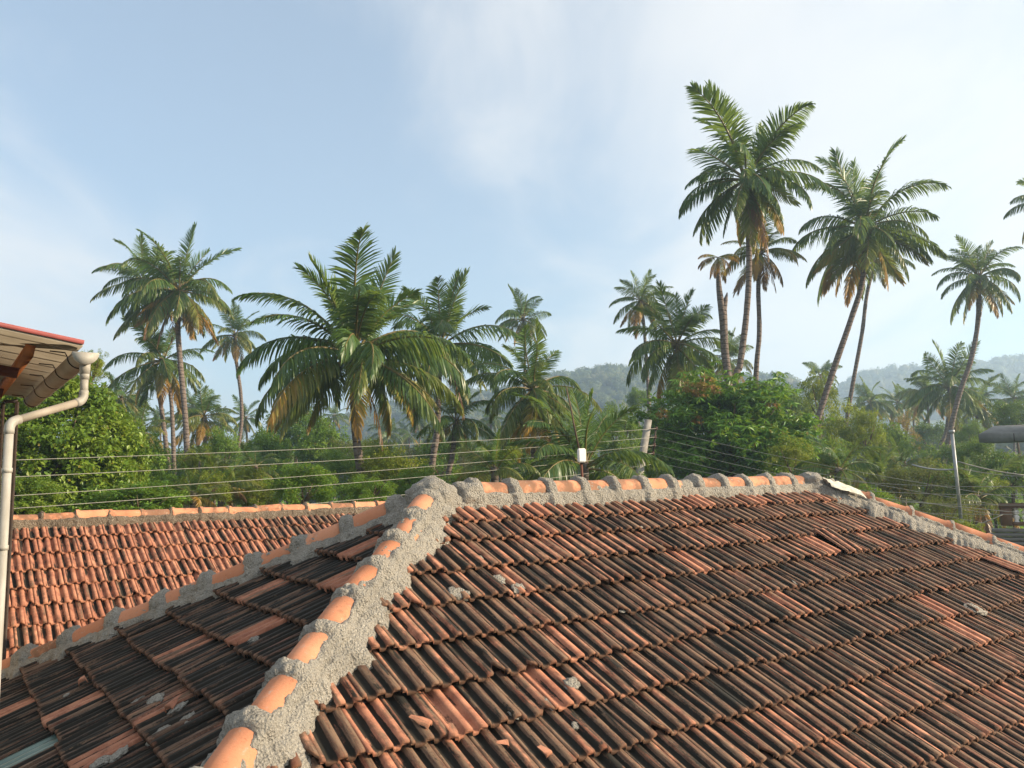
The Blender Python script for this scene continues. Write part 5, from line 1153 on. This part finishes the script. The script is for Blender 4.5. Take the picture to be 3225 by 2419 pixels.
# ------------------------------------------------------------------ rubble left on the roof
def on_main(px, py, lift=0.03):
    dr = at(px, py, 1.0) - Vector((0, 0, EYE)); nrm = (NX*math.sin(RA) + ZX*math.cos(RA)); o = Vector((0, 0, EYE)); q = PK + nrm*lift
    return o + dr*((q - o).dot(nrm)/dr.dot(nrm)), nrm
def on_left(px, py, lift=0.03):
    dr = at(px, py, 1.0) - Vector((0, 0, EYE)); nrm = (-EX*math.sin(RB) + ZX*math.cos(RB)); o = Vector((0, 0, EYE)); q = PK + nrm*lift
    return o + dr*((q - o).dot(nrm)/dr.dot(nrm)), nrm
def rubble():
    rng = random.Random(8)
    crumbs = [lump_mesh('mortar_lump', (1, 0.75, 0.45), s, M['mortar'], 3, 0.45, 1.9) for s in (1.0, 4.2, 7.7)]
    S = [('m', 1573, 1826, .05, 'grey mortar lump splashed down the rib under the second tile row'), ('m', 1440, 1870, .075, 'long flat mortar splash near the top of the near hip'), ('m', 1632, 1854, .055, 'round mortar lump on the fourth tile row near the hip'), ('m', 1512, 1758, .028, 'small mortar crumb on the third tile row near the hip'),
         ('m', 1800, 2155, .055, 'grey mortar lump in the middle of the lower main roof face'), ('m', 1727, 2215, .042, 'pebbly mortar ball on an orange tile at the bottom centre'), ('m', 2200, 1637, .035, 'mortar lump right under the ridge in the middle of the roof'), ('m', 2380, 1700, .025, 'pale crumb on the third row right of centre'), ('m', 2020, 1660, .016, 'tiny white crumb just below the ridge'),
         ('m', 3070, 1918, .095, 'long mortar splash on the tiles at the far right'), ('m', 3185, 1975, .03, 'small grey lump at the right picture edge'), ('m', 1960, 1925, .022, 'white crumb on the fifth row left of centre'), ('m', 2505, 1835, .03, 'pale lump on the fourth row right of centre'), ('m', 1620, 2250, .03, 'crumbs in a tile pan at the bottom centre'), ('m', 1815, 2285, .03, 'white chip on the tiles at the bottom centre'),
         ('l', 425, 2208, .05, 'mortar clod upper left of the rubble heap on the dark left face'), ('l', 490, 2205, .062, 'largest mortar clod in the rubble heap on the dark left face'), ('l', 560, 2230, .045, 'mortar clod right end of the rubble heap on the dark left face'), ('l', 590, 2265, .05, 'pale clod below the rubble heap against the near hip'), ('l', 500, 2310, .07, 'big crumbly mortar clod at the lower end of the left face'), ('l', 375, 2375, .05, 'white clod at the bottom left corner of the roof'), ('l', 310, 2405, .06, 'mortar clod cut off at the bottom edge of the picture'), ('l', 435, 2265, .025, 'single white chip left of the rubble heap'), ('l', 208, 2190, .025, 'small pale crumb on the left face near the back hip'), ('l', 790, 2018, .05, 'mortar splash streak in the middle of the left face'), ('l', 1100, 1700, .04, 'mortar lump high on the left face under the peak')]
    for i, (f, x, y, s, lb) in enumerate(S):
        p, nr = (on_main if f == 'm' else on_left)(x, y, 0.052 if f == 'm' else 0.05)
        zq = nr.to_track_quat('Z', 'Y').to_matrix().to_4x4()
        o = link('mortar_lump', crumbs[i % 3]); o.matrix_world = Matrix.Translation(p) @ zq @ Matrix.Rotation(rng.uniform(0, 6.28), 4, 'Z') @ Matrix.Diagonal((s*1.1, s, s*0.6, 1)); tag(o, lb, 'rubble', 'mortar rubble left on the roof')
    me, V, q, co = tile_variant(0.215, 2, 'tile')
    shards = [('m', 1355, 2290, 0.32, 0.36, 40, 'broken tile piece lying loose near the foot of the near hip'), ('m', 1430, 2330, 0.28, 0.30, -18, 'second broken tile piece at the bottom beside the near hip'), ('m', 1600, 2350, 0.2, 0.2, 65, 'small orange shard at the bottom centre'), ('m', 1730, 2385, 0.25, 0.22, 20, 'orange shard at the bottom edge right of centre'), ('l', 530, 2235, 0.35, 0.35, 30, 'reddish tile shard standing in the rubble heap on the left face'), ('l', 260, 2150, 0.3, 0.3, 75, 'rusty orange shard on the dark left face'), ('m', 2985, 1868, 0.25, 0.5, 12, 'splinter of tile sticking up on the right part of the roof')]
    for i, (f, x, y, sx, sy, rz, lb) in enumerate(shards):
        p, nr = (on_main if f == 'm' else on_left)(x, y, 0.065); dn = (NX*math.cos(RA) - ZX*math.sin(RA)) if f == 'm' else (-EX*math.cos(RB) - ZX*math.sin(RB))
        mw = tile_basis(p, EX if f == 'm' else NX, dn) @ Matrix.Rotation(R(rz), 4, 'Z') @ Matrix.Rotation(R(-6), 4, 'X')
        cl = clip_arrays(V, q, co, Matrix.Identity(4), [(Vector((sx*0.1, 0, 0)), Vector((1, 0.25, 0))), (Vector((-sx*0.1, 0, 0)), Vector((-1, 0.15, 0))), (Vector((0, sy*0.3, 0)), Vector((0.2, 1, 0)))])
        if cl is None: continue
        o = link('tile_shard', mesh_np('tile_shard', cl[0], None, cl[1], {'tile_co': cl[2]}, mats=(M['tile'],))); o.matrix_world = mw; o['tile_tint'] = [0.15 + 0.1*(i % 3), rng.random(), rng.random()]; tag(o, lb, 'tile shard', 'broken tile pieces')
    # crumpled pale cloth on the right end of the ridge
    p, nr = on_main(2655, 1545, 0.10); V, q = [], []; n, m = 22, 12
    p = at(2648, 1541, (PK + EX*RL).y - 0.15)
    for i in range(n):
        for j in range(m):
            a, b = i/(n-1) - 0.5, j/(m-1) - 0.5
            z = 0.05*math.exp(-(b*2.2)**2)*1.2 + 0.016*mnoise.noise((a*9, b*22, 0.5)) + 0.010*math.sin(b*40 + a*5) - 0.13*abs(b)**1.5
            w = p + (EX*0.5 + NX*0.45).normalized()*a*0.36 + NX*b*0.20 - ZX*(0.14*a) + ZX*z; V.append(tuple(w))
    for i in range(n-1):
        for j in range(m-1): q.append([i*m + j, (i+1)*m + j, (i+1)*m + j+1, i*m + j+1])
    tag(link('crumpled_cloth', mesh_np('crumpled_cloth', V, q, smooth=True, mats=(M['cloth'],))), 'pale crumpled cloth lying on the mortar at the right end of the ridge', 'cloth')
rubble()

# ------------------------------------------------------------------ morning haze
def haze():
    m = bpy.data.materials.new('haze'); m.use_nodes = True; nt = m.node_tree; nt.nodes.clear()
    out = nt.nodes.new('ShaderNodeOutputMaterial'); v = nt.nodes.new('ShaderNodeVolumePrincipled')
    v.inputs['Color'].default_value = (0.58, 0.77, 1.0, 1); v.inputs['Density'].default_value = HAZE; v.inputs['Anisotropy'].default_value = 0.35
    nt.links.new(v.outputs[0], out.inputs['Volume'])
    mb = MB(); mb.box((0, 690, 52), (1540, 0, 0), (0, 1020, 0), (0, 0, 53)); o = mb.build('haze', m); o['kind'] = 'stuff'
HAZE = 0.0012
haze()
